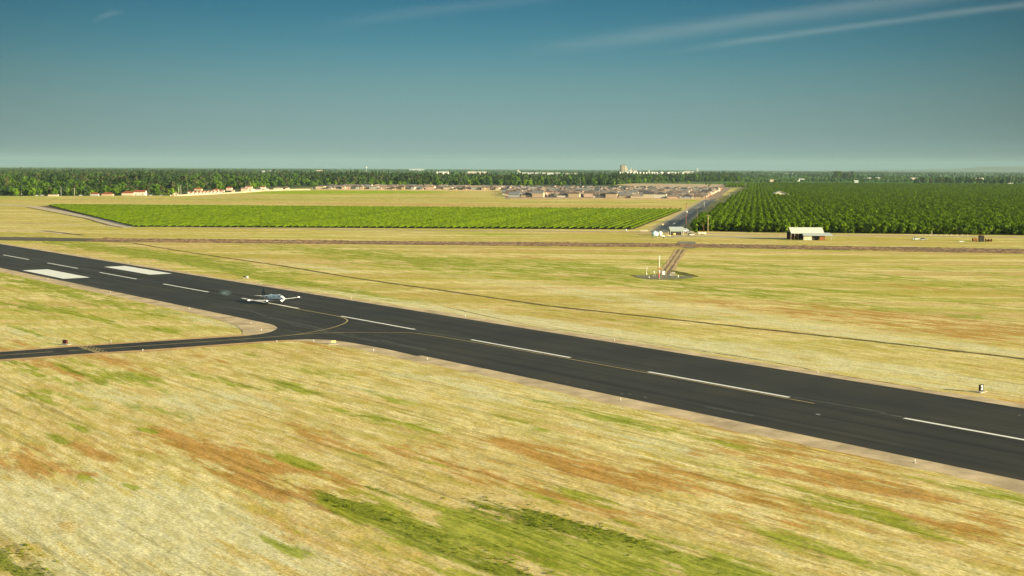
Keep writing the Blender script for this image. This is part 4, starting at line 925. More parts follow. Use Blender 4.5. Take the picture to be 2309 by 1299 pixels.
# vineyard rows
VPOLY = [VN_L, VN_R, VF_R, VF_L]
VD = (VF_R[0] - VN_R[0], VF_R[1] - VN_R[1]); _n = math.hypot(*VD); VD = (VD[0] / _n, VD[1] / _n); VP = (VD[1], -VD[0]); VROT = math.atan2(VD[1], VD[0]) - math.pi / 2
def vine_row(i, x0, y0, L_, idx, label):
    r = random.Random(900 + idx); n = max(4, int(L_ / 1.5)); vs = []; nn = 7
    for k in range(n + 1):
        y = L_ * k / n; w = .78 + .22 * r.uniform(-1, 1); h = 1.75 + .22 * r.uniform(-1, 1); sx = .12 * r.uniform(-1, 1)
        if k in (0, n): w *= .5; h *= .8
        pr = [(-.55, .55), (-1, .95), (-.72, 1.45), (0, 1.0), (.72, 1.45), (1, .95), (.55, .55)]
        for q, (u, z) in enumerate(pr):
            vs.append((sx + u * w * r.uniform(.85, 1.15), y + r.uniform(-.3, .3), (h if q == 3 else z * h / 1.75) + r.uniform(-.1, .1)))
    fs = [(a*nn+q, a*nn+q+1, (a+1)*nn+q+1, (a+1)*nn+q) for a in range(n) for q in range(nn-1)] + [(a*nn+nn-1, a*nn, (a+1)*nn, (a+1)*nn+nn-1) for a in range(n)]
    fs += [tuple(range(nn)), tuple(n*nn+q for q in range(nn))[::-1]]
    o = thing('vine_row', label, 'vine row', (x0, y0, 0), VROT, 'vine rows of the vineyard')
    b = MB(); b.add(vs, fs)
    for k in range(int(L_ * 1.1)):                  # shoots sticking out of the hedge
        y = r.uniform(0, L_); x = r.uniform(-.8, .8); z = r.uniform(1.2, 2.1); s = r.uniform(.2, .45); a = r.uniform(0, 3.14)
        b.add([(x - s*math.cos(a), y - s*math.sin(a), z - s*.4), (x + s*math.cos(a), y + s*math.sin(a), z - s*.2), (x + .2*s, y, z + s)], [(0, 1, 2)])
    b.build('vine_foliage', F_VN, o)
    b = MB()
    for k in range(0, min(int(L_ / 2.2), 12)):
        b.tube([(0, 1.0 + k * 2.2, 0), (0, 1.0 + k * 2.2, .75)], .07, 5)
    b.box((0, .3, .95), (.12, .12, 1.9)); b.build('vine_trunks', M_BARK, o)
def line_hit(p, d, a, b_):
    ex, ey = b_[0]-a[0], b_[1]-a[1]; den = d[0]*ey - d[1]*ex
    if abs(den) < 1e-9: return None
    t = ((a[0]-p[0])*ey - (a[1]-p[1])*ex) / den; u = ((a[0]-p[0])*d[1] - (a[1]-p[1])*d[0]) / den
    return t if 0 <= u <= 1 else None
nrow = 0
i = 0
while True:
    p = (VN_R[0] - VP[0] * (1.6 + i * 5.1), VN_R[1] - VP[1] * (1.6 + i * 5.1)); i += 1
    if i > 125: break
    ts = sorted(t for t in (line_hit(p, VD, VPOLY[k], VPOLY[(k+1) % 4]) for k in range(4)) if t is not None)
    if len(ts) < 2 or ts[-1] - ts[0] < 12: continue
    t0, t1 = ts[0], ts[-1]
    q = (p[0] + VD[0] * t0, p[1] + VD[1] * t0)
    lab = ('bright green vine row at the right edge of the vineyard beside the road' if i == 1 else
           'bright green vine row among the rows that start at the near edge of the vineyard' if q[0] > VN_L[0] + 3 else 'bright green vine row among the shorter rows behind the diagonal track')
    vine_row(i, q[0], q[1], t1 - t0, i, lab); nrow += 1

# ------------------------------------------------------------ the road junction: poles, shelter, tank, barn
M_WOOD = mat('weathered_wood', (.20, .15, .10), .95, .25, 1.5)
M_TIN = mat('pale_corrugated_tin', (.60, .57, .50), .7, .12, .6, 0, .3, (6, 1, 1))
M_TIN2 = mat('grey_corrugated_tin', (.38, .42, .40), .7, .12, .6, 0, .3, (6, 1, 1))
M_RUST = mat('rusty_sheet', (.24, .10, .04), .95, .4, .8)
M_PALEW = mat('pale_plaster', (.52, .48, .38), .9, .12, 1)
M_DARKIN = mat('dark_timber_and_shade', (.05, .045, .04), .95, .3, 1)  # real dark timber, also painted shade in barn doorway and shelter
M_WIRE = mat('wire', (.05, .05, .05), .6, .05, 1)
def hpx(d, dy): return dy * d / FPX
def utility_pole(px, py, ytop, label, mt=M_WOOD, arm=True, transformer=False, r=.17, guard=None):
    g = G(px, py); h = hpx(g[1], py - ytop); t = thing('utility_pole', label, 'utility pole', (*g, 0), ROAD_ROT)
    MB().tube([(0, 0, 0), (0, 0, h)], [r * 1.15, r * .75], 8).build('pole', mt, t, True)
    if arm:
        a = MB().box((0, -.16, h - .7), (2.6, .12, .14)).build('crossarm', mt, t)
        for dx in (-1.2, -.5, .5, 1.2): MB().tube([(dx, -.16, h - .63), (dx, -.16, h - .36)], [.06, .04], 6).build('insulator', M_WPL, a)
    if transformer:
        MB().tube([(.42, 0, h * .62), (.42, 0, h * .62 + 1.4)], .34, 10).build('transformer', M_WPL, t, True)
        MB().tube([(-.40, 0, h * .64), (-.40, 0, h * .64 + 1.1)], .28, 10).build('transformer', M_GREY, t, True)
    return t, g, h
utility_pole(1546.5, 519, 456, 'tall brown utility pole with white transformers beside the shelter', mat('redbrown_pole', (.26, .11, .07), .9, .2, 1), True, True, .2)
utility_pole(1571.5, 515, 467, 'brown utility pole behind the junction at the orchard corner', M_WOOD, True, False, .16)
utility_pole(1596, 524, 484.5, 'thick pale wooden utility pole with cross arm before the orchard', mat('pale_pole', (.40, .32, .17), .9, .2, 1), True, False, .24)
utility_pole(1586.5, 526, 503, 'short rust red pole between the bush and the pale pole', M_RUST, False, False, .12)
utility_pole(1588, 470, 455, 'distant pale utility pole beside the road', M_GREY, True, False, .18)
utility_pole(1645, 452, 436, 'distant utility pole standing in the orchard edge by the road', M_GREY, True, False, .18)
utility_pole(1680, 427, 413, 'distant utility pole where the road passes the estate', M_GREY, True, False, .2)
utility_pole(1117, 447, 427, 'lone utility pole in the dry field left of the estate', M_WOOD, False, False, .22)
utility_pole(1351, 446, 420, 'thin utility pole in front of the middle of the estate', M_GREY, False, False, .16)
utility_pole(1308, 425, 402, 'utility pole rising behind the roofs of the estate', M_GREY, False, False, .2)
utility_pole(1476, 448, 432, 'utility pole in front of the right half of the estate', M_GREY, False, False, .16)
utility_pole(168, 442, 424, 'pale utility pole before the trees at the far left', M_PALEW, True, False, .26)
utility_pole(138, 442, 421, 'grey utility pole left of the pale one at the far left', M_GREY, False, False, .2)
utility_pole(403, 441, 421, 'left one of the pale pole pair before the boundary wall', M_PALEW, False, False, .25)
utility_pole(408, 441.5, 417, 'taller right one of the pale pole pair before the boundary wall', M_PALEW, True, False, .25)
utility_pole(423, 436, 413, 'utility pole between the pole pair and the white gabled houses', M_WOOD, False, False, .22)
utility_pole(2101, 531, 522, 'short pale pole before the dark foot of the orchard', M_PALEW, False, False, .16)
def gable_roof(b, cx, cy, z0, z1, w, d, ov=.4, th=.12, axis='x'):
    """two slopes; ridge along axis; w = size in x, d = size in y"""
    if axis == 'x':
        X0, X1, hy = cx - w/2 - ov, cx + w/2 + ov, d/2 + ov
        for s in (-1, 1):
            k = ov * (z1 - z0) / (d / 2)
            b.add([(X0, cy + s*hy, z0 - k), (X1, cy + s*hy, z0 - k), (X1, cy, z1), (X0, cy, z1), (X0, cy + s*hy, z0 - k + th), (X1, cy + s*hy, z0 - k + th), (X1, cy, z1 + th), (X0, cy, z1 + th)],
                  [(0,1,2,3), (4,5,6,7), (0,1,5,4), (1,2,6,5), (3,0,4,7)])
    else:
        Y0, Y1, hx = cy - d/2 - ov, cy + d/2 + ov, w/2 + ov
        for s in (-1, 1):
            k = ov * (z1 - z0) / (w / 2)
            b.add([(cx + s*hx, Y0, z0 - k), (cx + s*hx, Y1, z0 - k), (cx, Y1, z1), (cx, Y0, z1), (cx + s*hx, Y0, z0 - k + th), (cx + s*hx, Y1, z0 - k + th), (cx, Y1, z1 + th), (cx, Y0, z1 + th)],
                  [(0,1,2,3), (4,5,6,7), (0,1,5,4), (1,2,6,5), (3,0,4,7)])
    return b
def gable_walls(b, cx, cy, h, z1, w, d, axis='x', base=0):
    x0, x1, y0, y1 = cx - w/2, cx + w/2, cy - d/2, cy + d/2
    if axis == 'x':
        vs = [(x0,y0,base),(x1,y0,base),(x1,y1,base),(x0,y1,base),(x0,y0,h),(x1,y0,h),(x1,y1,h),(x0,y1,h),(x0,cy,z1),(x1,cy,z1)]
        fs = [(0,1,5,4),(1,2,6,9,5),(2,3,7,6),(3,0,4,8,7)]
    else:
        vs = [(x0,y0,base),(x1,y0,base),(x1,y1,base),(x0,y1,base),(x0,y0,h),(x1,y0,h),(x1,y1,h),(x0,y1,h),(cx,y0,z1),(cx,y1,z1)]
        fs = [(0,1,5,8,4),(1,2,6,5),(2,3,7,9,6),(3,0,4,7)]
    return b.add(vs, fs)
# barn: base 541, ridge 512, main roof 1783..1858, lean-to 1808..1877
gb = G(1820, 541); D_ = gb[1]; pxm = D_ / FPX
t = thing('farm_barn', 'old barn with pale tin roof and grey lean to before the orchard', 'barn', (gb[0], gb[1], 0), R(2))
def bx_(px): return (px - 1820) * pxm
H1, H2_ = 6.9, 3.9
L0, L1 = bx_(1783), bx_(1859)
gable_roof(MB(), (L0 + L1) / 2, 5.6, H2_, H1, L1 - L0 - .8, 10.6).build('roof', M_TIN, t)
b = MB(); b.add([(bx_(1808), -3.8, 2.55), (bx_(1876), -3.8, 2.55), (bx_(1872), 1.0, 4.05), (bx_(1860), 1.0, 4.05), (bx_(1858), .2, 3.85), (bx_(1808), .2, 3.85),
             (bx_(1808), -3.8, 2.65), (bx_(1876), -3.8, 2.65), (bx_(1872), 1.0, 4.15), (bx_(1860), 1.0, 4.15), (bx_(1858), .2, 3.95), (bx_(1808), .2, 3.95)],
            [(0,1,2,3,4,5), (6,7,8,9,10,11), (0,1,7,6), (1,2,8,7), (5,0,6,11)])
b.build('lean_to_roof', M_TIN2, t)
b = MB(); b.box(((L0+L1)/2, 10.7, H2_/2), (L1-L0-.4, .2, H2_)); b.box((bx_(1809), 5.5, H2_/2), (.2, 10.2, H2_)); b.box((L1 - .3, 5.5, H2_/2), (.2, 10.2, H2_)); b.build('wall', M_DARKIN, t)
b = MB(); b.box((bx_(1796), 6.0, 1.3), (bx_(1808) - bx_(1786), .3, 2.6)); b.build('stored_panel', M_RUST, t)
w = MB().box(((bx_(1809) + bx_(1828)) / 2, -2.6, 1.25), (bx_(1828) - bx_(1809), .2, 2.5)).build('front_wall', M_PALEW, t)
MB().box(((bx_(1829) + bx_(1844)) / 2, -1.2, 1.25), (bx_(1844) - bx_(1829), .15, 2.5)).build('doorway_shade', M_DARKIN, t)  # dark slab fills the opening, painted as the shade inside
MB().box(((bx_(1845) + bx_(1858)) / 2, -2.5, 1.25), (bx_(1858) - bx_(1845) - .1, .2, 2.5)).build('sliding_door', M_RUST, t)
for px in (1783.5, 1792, 1800): MB().box((bx_(px), .45, 1.9), (.18, .18, 3.8)).build('post', M_PALEW, t)
MB().box((bx_(1871), -3.5, 1.25), (.16, .16, 2.5)).build('post', M_PALEW, t)
# shelter
gs = G(1526, 531); D_ = gs[1]; pxm = D_ / FPX
t = thing('open_shelter', 'small open shelter with grey tin roof at the end of the road', 'shelter', (*gs, 0), R(3))
W_ = 33 * pxm
gable_roof(MB(), 0, 3.0, 3.4, 5.1, W_ - .6, 6.4, .3).build('roof', M_TIN2, t)
MB().box((0, -.45, 2.95), (W_ - .4, .1, 1.0)).build('front_panel', mat('green_grey_sheet', (.30, .35, .31), .8, .15, 1, 0, .2, (6, 1, 1)), t)
for dx in (-W_/2 + .4, W_/2 - .4):
    for dy in (0, 6): MB().box((dx, dy, 1.7), (.2, .2, 3.4)).build('post', M_TIN, t)
MB().box((0, 6.1, 1.6), (W_ - 1, .12, 3.2)).build('back_wall', M_DARKIN, t)  # wall coloured dark to give the shade under the roof
g = G(1519.5, 530.5); t = thing('stored_drum', 'yellowish round drum under the open shelter', 'drum', (*g, 0), .3)
MB().tube([(-.8, 0, .9), (-.75, 0, .9), (.75, 0, .9), (.8, 0, .9)], [.7, .8, .8, .7], 16).build('drum_body', mat('yellow_tan_paint', (.62, .48, .22), .7, .1, 1), t, True)
b = MB(); b.box((-.5, 0, .12), (.15, 1.4, .24)); b.build('cradle', M_WOOD, t)
# liquid tank and pump trailer
g = G(1477, 535); t = thing('liquid_tank', 'rounded pale blue tank standing in the dry grass by the road end', 'tank', (*g, 0), R(8))
b = MB(); rings = []
for k in range(13):
    a = math.pi * k / 12; rings.append([(-2.1 * math.cos(a), 1.5 * math.sin(a) ** .7 * math.cos(q), 2.0 + 1.55 * max(math.sin(a), .02) ** .7 * math.sin(q)) for q in [6.283 * j / 18 for j in range(18)]])
b.loft(rings); b.build('tank_shell', mat('pale_blue_paint', (.46, .66, .70), .45, .08, 1, 0, .4), t, True)
for dx in (-1.1, 1.1): MB().box((dx, 0, .35), (.25, 2.2, .7)).build('saddle', M_CONC, t)
MB().tube([(0, 0, 3.5), (0, 0, 3.75)], .35, 10).build('hatch', M_WPL, t)
g = G(1488, 532); t = thing('white_tank', 'white tank with sloping top just right of the pale blue tank', 'tank', (*g, 0), R(-10))
b = MB(); b.tube([(0, 0, .3), (0, 0, 2.3), (0, 0, 2.9)], [1.35, 1.35, .35], 16); b.build('tank_shell', M_WPL, t, True); MB().box((0, 0, .15), (2.6, 2.6, .3)).build('base', M_CONC, t)
g = G(1497, 537); t = thing('pump_trailer', 'cream pump trailer with a long yellow pipe before the tanks', 'trailer', (*g, 0), R(-6))
MB().box((0, 0, .8), (2.6, 1.3, .25)).build('chassis', M_GREY, t); b = MB(); b.box((-.3, 0, 1.35), (1.5, 1.1, .85)); b.build('engine_housing', M_WPL, t)
for s_ in (-1, 1): MB().loft([ring_y(-.2, s_ * .75 + q * .1, .4, .4 * k) for q, k in ((-1, .8), (0, 1), (1, .8))]).build('wheel', M_TYRE, t, True)
MB().tube([(.6, 0, 1.7), (2.2, .8, 1.75), (4.2, 1.6, 1.2)], .16, 8).build('pipe', mat('yellow_pipe', (.66, .52, .25), .6, .1, 1), t, True)
# cars
def car(px, py, rz, col, label, van=False, name='parked_car'):
    g = G(px, py); t = thing(name, label, 'van' if van else 'car', (*g, .03), rz)
    m_ = CARM.setdefault(col, mat('car_paint', col, .3, .03, 1, 0, .5))
    b = MB(); hh = 1.0 if van else .82
    sec = [(-2.25, .45, .70), (-2.2, .35, .95 * hh + .05), (-1.5, .30, hh), (1.0, .30, hh), (2.0, .32, .86 * hh), (2.25, .42, .62)]
    rings = [[(x, -.88, z0), (x, .88, z0), (x, .88, z1 * .8), (x, .80, z1), (x, -.80, z1), (x, -.88, z1 * .8)] for x, z0, z1 in sec]
    b.loft(rings); body = b.build('body', m_, t)
    top = 2.0 if van else 1.45
    cs = [(-2.15 if van else -1.75, -.78, hh), (1.5 if van else .95, -.78, hh), (.9 if van else .25, -.64, top), (-2.0 if van else -1.2, -.64, top)]
    b = MB(); vs = [(x, y, z - .01) for x, y, z in cs] + [(x, -y, z - .01) for x, y, z in cs]
    b.add(vs, [(0,1,2,3), (5,4,7,6), (1,5,6,2), (4,0,3,7), (3,2,6,7)]); b.build('cabin_glass', M_GLASS, t)
    b = MB(); x0, x1 = (-2.02, .92) if van else (-1.22, .27); b.box(((x0 + x1) / 2, 0, top + .01), (x1 - x0, 1.3, .06)); b.build('roof', m_, t)
    for wx in (-1.4, 1.4):
        for wy in (-.80, .80):
            w_ = MB().loft([ring_y(wx, wy + q * .11, .33, .33 * k, 12) for q, k in ((-1, .85), (0, 1), (1, .85))]).build('wheel', M_TYRE, t, True)
    return t
CARM = {}
ALONG = math.atan2(RD[1], RD[0])
car(1521, 505.5, ALONG, (.62, .70, .72), 'pale grey car driving on the road, the nearer of a pair')
car(1527.5, 502.5, ALONG, (.78, .80, .78), 'white car on the road just ahead of the pale grey one')
car(1546, 522, R(25), (.75, .76, .76), 'white pickup parked right behind the open shelter', True, 'parked_van')
car(1553, 525, R(-15), (.80, .79, .76), 'white car parked between the shelter and the bush')
car(1558, 531, R(40), (.70, .58, .40), 'tan old car parked in the gravel yard')
car(2066, 541, R(5), (.70, .74, .74), 'pale car parked in the dry grass beyond the barn')
car(2082, 542, R(-12), (.55, .56, .50), 'dull grey car right of the pale car beyond the barn')
for px, py, lab in ((83, 442, 'white car parked before the trees at the far left'), (95, 441.5, 'silver car right of the white one at the far left'), (182, 441.5, 'pale car parked left of the red roofed buildings'), (222, 441.5, 'white car parked between the two red roofed buildings'), (340, 441, 'white car parked right of the red roofed buildings'), (363, 441, 'grey car parked before the cream wall'), (112, 442, 'dark car parked at the end of the low cream building')):
    car(px, py, R(10), (.78, .78, .76) if 'white' in lab or 'pale' in lab else (.35, .36, .38) if 'grey' in lab or 'silver' in lab else (.08, .08, .09), lab)
g = G(1583, 529); t = thing('box_trailer', 'long low white trailer by the rust red pole', 'trailer', (*g, 0), R(2))
MB().box((0, 0, .95), (5.0, 1.8, .9)).build('trailer_body', M_TIN, t)
for s_ in (-.5, .4): MB().loft([ring_y(s_, -.9 + q * .1, .35, .35 * k) for q, k in ((-1, .8), (0, 1), (1, .8))]).build('wheel', M_TYRE, t, True)
g = G(1494.8, 512); t = thing('road_sign', 'yellow diamond road sign at the end of the road', 'road sign', (*g, 0))
MB().tube([(0, .04, 0), (0, .04, 2.0)], .05, 6).build('post', M_GREY, t); MB().add([(0,-.02,1.1),(.75,-.02,1.85),(0,-.02,2.6),(-.75,-.02,1.85),(0,.02,1.1),(.75,.02,1.85),(0,.02,2.6),(-.75,.02,1.85)], [(0,1,2,3),(7,6,5,4),(0,4,5,1),(1,5,6,2),(2,6,7,3),(3,7,4,0)]).build('sign_face', M_SYEL, t)
for i, px in enumerate((1446, 1450.5, 1454.5, 1458.5)):
    g = G(px, 521.5); t = thing('concrete_block', ['leftmost', 'second', 'third', 'rightmost'][i] + ' of four pale concrete blocks closing the road end', 'block', (*g, 0), R(4), 'blocks closing the road')
    b = MB(); b.loft([[(-.55, -.35, 0), (.55, -.35, 0), (.55, .35, 0), (-.55, .35, 0)], [(-.55, -.3, .3), (.55, -.3, .3), (.55, .3, .3), (-.55, .3, .3)], [(-.5, -.15, .85), (.5, -.15, .85), (.5, .15, .85), (-.5, .15, .85)]]); b.build('block_body', M_CONC, t)
g = G(1411.5, 521); t = thing('white_drum', 'small white drum at the near right part of the vineyard edge', 'drum', (*g, 0)); MB().tube([(0, 0, 0), (0, 0, 1.1), (0, 0, 1.2)], [.5, .5, .3], 12).build('drum_body', M_WPL, t, True); MB().tube([(0, 0, 1.2), (0, 0, 1.3)], .18, 8).build('lid', M_GREY, t)
bush_v = (crown_mesh('bush_crown', F_LT, 7, .1, 3.2, 2.1, 'round', 7, 220, .5), trunk_mesh('bush_trunk', 1.4, .12, 3, 7, 1))
g = G(1568, 524); plant('bush', bush_v, g[0], g[1], (1.0, 1.0), 0, 'round olive green bush between the white car and the poles', 'bush', None)
# rusty things at the right
g = G(2198, 544); t = thing('rusty_bin', 'small rusty metal bin left of the dark shed', 'bin', (*g, 0), R(5)); MB().box((0, 0, .95), (2.6, 1.6, 1.5)).build('bin_body', M_RUST, t); [MB().box((dx, 0, .1), (.2, 1.6, .2)).build('skid', M_WOOD, t) for dx in (-1, 1)]
g = G(2213, 545); t = thing('tool_shed', 'narrow dark weathered shed between two rusty structures', 'shed', (*g, 0), R(-8)); MB().box((0, 0, 1.7), (2.6, 2.2, 3.4)).build('wall', M_DARKIN, t); b = MB(); b.add([(-1.5, -1.3, 3.42), (1.5, -1.3, 3.9), (1.5, 1.3, 3.9), (-1.5, 1.3, 3.42), (-1.5, -1.3, 3.54), (1.5, -1.3, 4.02), (1.5, 1.3, 4.02), (-1.5, 1.3, 3.54)], [(3,2,1,0), (4,5,6,7), (0,1,5,4), (1,2,6,5), (2,3,7,6), (3,0,4,7)]); b.build('roof', M_RUST, t); MB().tube([(-1.7, 0, 0), (-1.7, 0, 4.6)], .12, 6).build('corner_post', M_WOOD, t)
g = G(2229, 545); t = thing('farm_implement', 'low rusty farm implement right of the dark shed', 'farm implement', (*g, 0), R(4))
for dx in (-1.7, 0, 1.7): MB().box((dx, 0, .75), (.15, 1.5, 1.5)).build('upright', M_RUST, t)
MB().box((0, 0, 1.56), (3.6, 1.7, .12)).build('top_plate', M_RUST, t); MB().box((0, .3, .6), (3.2, .1, .9)).build('side_plate', M_RUST, t)
g = G(2168, 546); t = thing('scrap_sheet', 'white sheet of scrap metal lying in the weeds near the rusty bin', 'metal sheet', (*g, .1), R(3)); b = MB(); b.add([(-1.2, -.6, .05), (1.2, -.6, .1), (1.2, .6, .45), (-1.2, .6, .5), (-1.2, -.6, .0), (1.2, -.6, .05), (1.2, .6, .4), (-1.2, .6, .45)], [(0,1,2,3), (7,6,5,4), (0,4,5,1), (1,5,6,2), (2,6,7,3), (3,7,4,0)]); b.build('sheet', M_WPL, t)
# fence of thin posts before the orchard
for k in range(9):
    px = 2086 + k * 12; g = G(px, 532.5)
    t = thing('fence_post', 'short grey fence post before the foot of the orchard at the right', 'post', (*g, 0), 0, 'fence posts before the orchard'); MB().box((0, 0, .6), (.16, .16, 1.2)).build('post_body', M_TIN, t); MB().box((0, 0, 1.23), (.2, .2, .05)).build('cap', M_GREY, t)
# orchard barn: only the roof rises from the trees
gb = G(1758, 446); t = thing('orchard_barn', 'barn with pale gable roof standing among the orchard trees', 'barn', (*gb, 0), R(-4))
gable_walls(MB(), 0, 0, 4.6, 9.6, 26, 18, 'y').build('wall', M_PALEW, t); gable_roof(MB(), 0, 0, 4.6, 9.6, 26, 18, 1.2, .3, 'y').build('roof', mat('pale_barn_roof', (.72, .66, .56), .8, .1, .3), t)

# ------------------------------------------------------------ houses
ROOFS = {'brown': mat('roof_brown', (.16, .115, .09), .9, .15, .5), 'grey brown': mat('roof_grey_brown', (.22, .175, .145), .9, .15, .5), 'grey': mat('roof_grey', (.185, .19, .195), .9, .15, .5),
         'red': mat('roof_red', (.25, .07, .04), .9, .15, .5), 'dark': mat('roof_dark', (.085, .08, .08), .9, .15, .5), 'tan': mat('roof_tan', (.33, .245, .18), .9, .15, .5)}
WALLS = {'cream': mat('wall_cream', (.58, .48, .34), .9, .06, 1), 'white': mat('wall_white', (.60, .55, .46), .9, .04, 1), 'tan': mat('wall_tan', (.48, .36, .24), .9, .06, 1), 'pink': mat('wall_pink', (.60, .42, .33), .9, .06, 1), 'grey': mat('wall_grey', (.42, .42, .40), .9, .06, 1)}
M_WIN = mat('house_window', (.06, .08, .10), .2, .1, 1, 0, .5)
_hc = {}
def hip_roof_mesh(w, d, z0, z1, ov, m_, wing_):
    b = MB(); X, Y = w/2 + ov, d/2 + ov; L_ = max(w - d, 2.0) / 2; zb = z0 - .25
    vs = [(-X,-Y,zb),(X,-Y,zb),(X,Y,zb),(-X,Y,zb),(-L_,0,z1),(L_,0,z1)]
    b.add(vs, [(0,1,5,4),(1,2,5),(2,3,4,5),(3,0,4),(3,2,1,0)])
    if wing_:       # projecting garage gable towards the street
        wx = wing_ * w * .27; hw = w * .21; yb, z2 = -Y - 3.4, z0 + (z1 - z0) * .7
        b.add([(wx-hw-.3, yb, zb), (wx+hw+.3, yb, zb), (wx+hw+.3, -1, zb), (wx-hw-.3, -1, zb), (wx, yb + 1.6, z2), (wx, -1, z2)], [(0,1,4), (1,2,5,4), (3,0,4,5), (0,3,2,1)])
    return b.mesh('roof', m_)
def house(x, y, rz, roofc, wallc, w, d, h, rise, style, label, group=None, detail=False, name='house'):
    t = thing(name, label, 'house', (x, y, 0), rz, group)
    key = (roofc, w, d, h, rise, style)
    if ('r',) + key not in _hc:
        if style == 'gx': _hc[('r',) + key] = gable_roof(MB(), 0, 0, h, h + rise, w, d, .5, .15, 'x').mesh('roof', ROOFS[roofc])
        elif style == 'gy': _hc[('r',) + key] = gable_roof(MB(), 0, 0, h, h + rise, w, d, .35, .15, 'y').mesh('roof', ROOFS[roofc])
        else: _hc[('r',) + key] = hip_roof_mesh(w, d, h, h + rise, .6, ROOFS[roofc], {'hip': 0, 'hipl': -1, 'hipr': 1}[style])
    kw = ('w', wallc, w, d, h, rise, style)
    if kw not in _hc:
        b = MB()
        if style[0] == 'g': gable_walls(b, 0, 0, h, h + rise, w, d, style[1])
        else:
            b.box((0, 0, h/2), (w, d, h))
            if style != 'hip': b.box(((-1 if style == 'hipl' else 1) * w * .27, -d/2 - 1.6, h/2 - .02), (w * .40, 3.3, h - .06))
        _hc[kw] = b.mesh('wall', WALLS[wallc])
    wl_ = link('wall', _hc[kw], t); link('roof', _hc[('r',) + key], t)
    if detail:
        kd = ('d', w, d, style)
        if kd not in _hc:
            yf = -d/2 - .03
            _hc[kd] = [MB().box((sx * w * .30, yf, 1.55), (1.6, .06, 1.2)).mesh('window', M_WIN) for sx in (-1, 1)]
        for me in _hc[kd]: link('window', me, wl_)
    return t
def ordn(n): return '%d%s' % (n, 'th' if 10 <= n % 100 <= 20 else {1: 'st', 2: 'nd', 3: 'rd'}.get(n % 10, 'th'))
rh = random.Random(77)
lots = []           # (row, x, y, rz, block)
yy = 0.0
for j in range(24):
    row = []
    for i in range(60):
        o_ = 17 + i * 17.2
        dd = 1803 + yy
        bx0 = road_pt(dd); x = bx0[0] - RP[0] * o_; y = bx0[1] - RP[1] * o_
        # front edge runs straight across; the rows step up to it on the left
        if y < 1792 + (285 - x) * -.10 or y > (2900 if x < 60 else 2620): continue
        if y < 2374 - (x + 352) * .12 and x < -8 + (0 if y < 2000 else -4): continue
        if y >= 2352 and x < -352: continue
        row.append((x, y))
    row.sort()
    if row: lots.append(row)
    yy += 24 if j % 2 == 0 else 39
allh = []
for j, row in enumerate(lots):
    for i, (x, y) in enumerate(row): allh.append((j, i, len(row), x, y))
vis = sorted(allh, key=lambda q: q[4] - (420 if q[3] < -20 else 0))
N_IND = 262
srcs = {}
tail_pts = []
names = {'hip': 'hip roofed', 'hipl': 'hip roofed', 'hipr': 'hip roofed', 'gx': 'gable roofed'}
for n_, (j, i, L_, x, y) in enumerate(vis):
    if rh.random() < .03: continue
    rc = rh.choice(['brown', 'grey brown', 'grey brown', 'grey brown', 'brown', 'brown', 'grey', 'tan', 'dark'])
    wc = rh.choice(['cream', 'tan', 'tan', 'white', 'pink', 'grey'])
    two = rh.random() < (.55 if x < -20 else .24)
    st = rh.choice(['hip', 'hipl', 'hipr', 'hipl', 'hipr', 'gx'])
    if n_ >= N_IND: tail_pts.append((x, y, 0)); continue
    lab = '%s %s%s house, %s from left in %s row of the estate' % (rc, 'two storey ' if two else '', names[st], ordn(i + 1), ordn(j + 1))
    t = house(x + rh.uniform(-1, 1), y + rh.uniform(-2.5, 2.5), ROAD_ROT + (0 if j % 2 else math.pi) * (1 if rh.random() < .9 else 0), rc, wc, 15.6, 12.6, 5.8 if two else 3.1, 2.7 if two else 3.3, st, lab, 'houses of the estate', j < 1 or x < -20)
    if not two and rc not in srcs and len(srcs) < 5: srcs[rc] = tuple(t.children)
mass('estate_houses', tail_pts, list(srcs.values()), .95, 1.05, 'farther houses of the estate seen as a mass of roofs', .1, 9)
# houses along the pale boundary wall, far left to middle
def hp(px, py, w, d, h, rise, rc, wc, st, label, rz=None, group=None, det=False):
    g = G(px, py); return house(g[0], g[1] + d / 2, math.atan2(-g[0], g[1]) * 0 + (rz if rz is not None else 0), rc, wc, w, d, h, rise, st, label, group, det)
gx_ = [425.7, 435.6, 444.5, 452.8, 460.6, 468.9, 477.2, 486, 493.8]
for k, px in enumerate(gx_):
    hp(px, 439.4 - k * .42, 5.2, 11, 2.5, 2.5, 'red', 'white', 'gy', '%s white gabled house from the left in the row behind the boundary wall' % ordn(k + 1), R(4), 'white gabled houses', True)
hp(394, 442, 6.2, 8, 2.4, 2.3, 'tan', 'cream', 'gy', 'small cream gabled house left of the pole pair', R(3), None, True)
hp(429, 427, 8, 9, 5.4, 1.8, 'red', 'cream', 'hip', 'two storey house with red roof and cream wall above the gabled row')
hp(446, 430, 12, 10, 3.2, 2.4, 'red', 'tan', 'hip', 'dark red roofed house among trees above the gabled row')
hp(486, 434, 8, 8, 4.6, 1.6, 'red', 'cream', 'hip', 'cream house with red roof behind the right end of the gabled row')
hp(500, 433.5, 6.5, 8, 3.2, 1.6, 'brown', 'pink', 'hip', 'pinkish small house right behind the gabled row')
hp(516, 430, 9, 9, 5.0, 2.0, 'red', 'pink', 'hip', 'red roofed pink house beside the round trees behind the wall')
hp(525, 433, 4.5, 6, 2.6, 1.2, 'tan', 'cream', 'hip', 'tiny cream annex before the red roofed pink house')
hp(551, 432, 11, 9, 4.6, 1.6, 'tan', 'pink', 'gx', 'wide pink house left of the tall bright house')
hp(560, 430, 11, 9, 7.2, 1.2, 'red', 'pink', 'hip', 'tall pink house with bright side wall behind the boundary wall')
hp(571, 431, 8, 8, 2.4, 1.9, 'red', 'white', 'gy', 'low white gabled house right of the tall pink house', R(10))
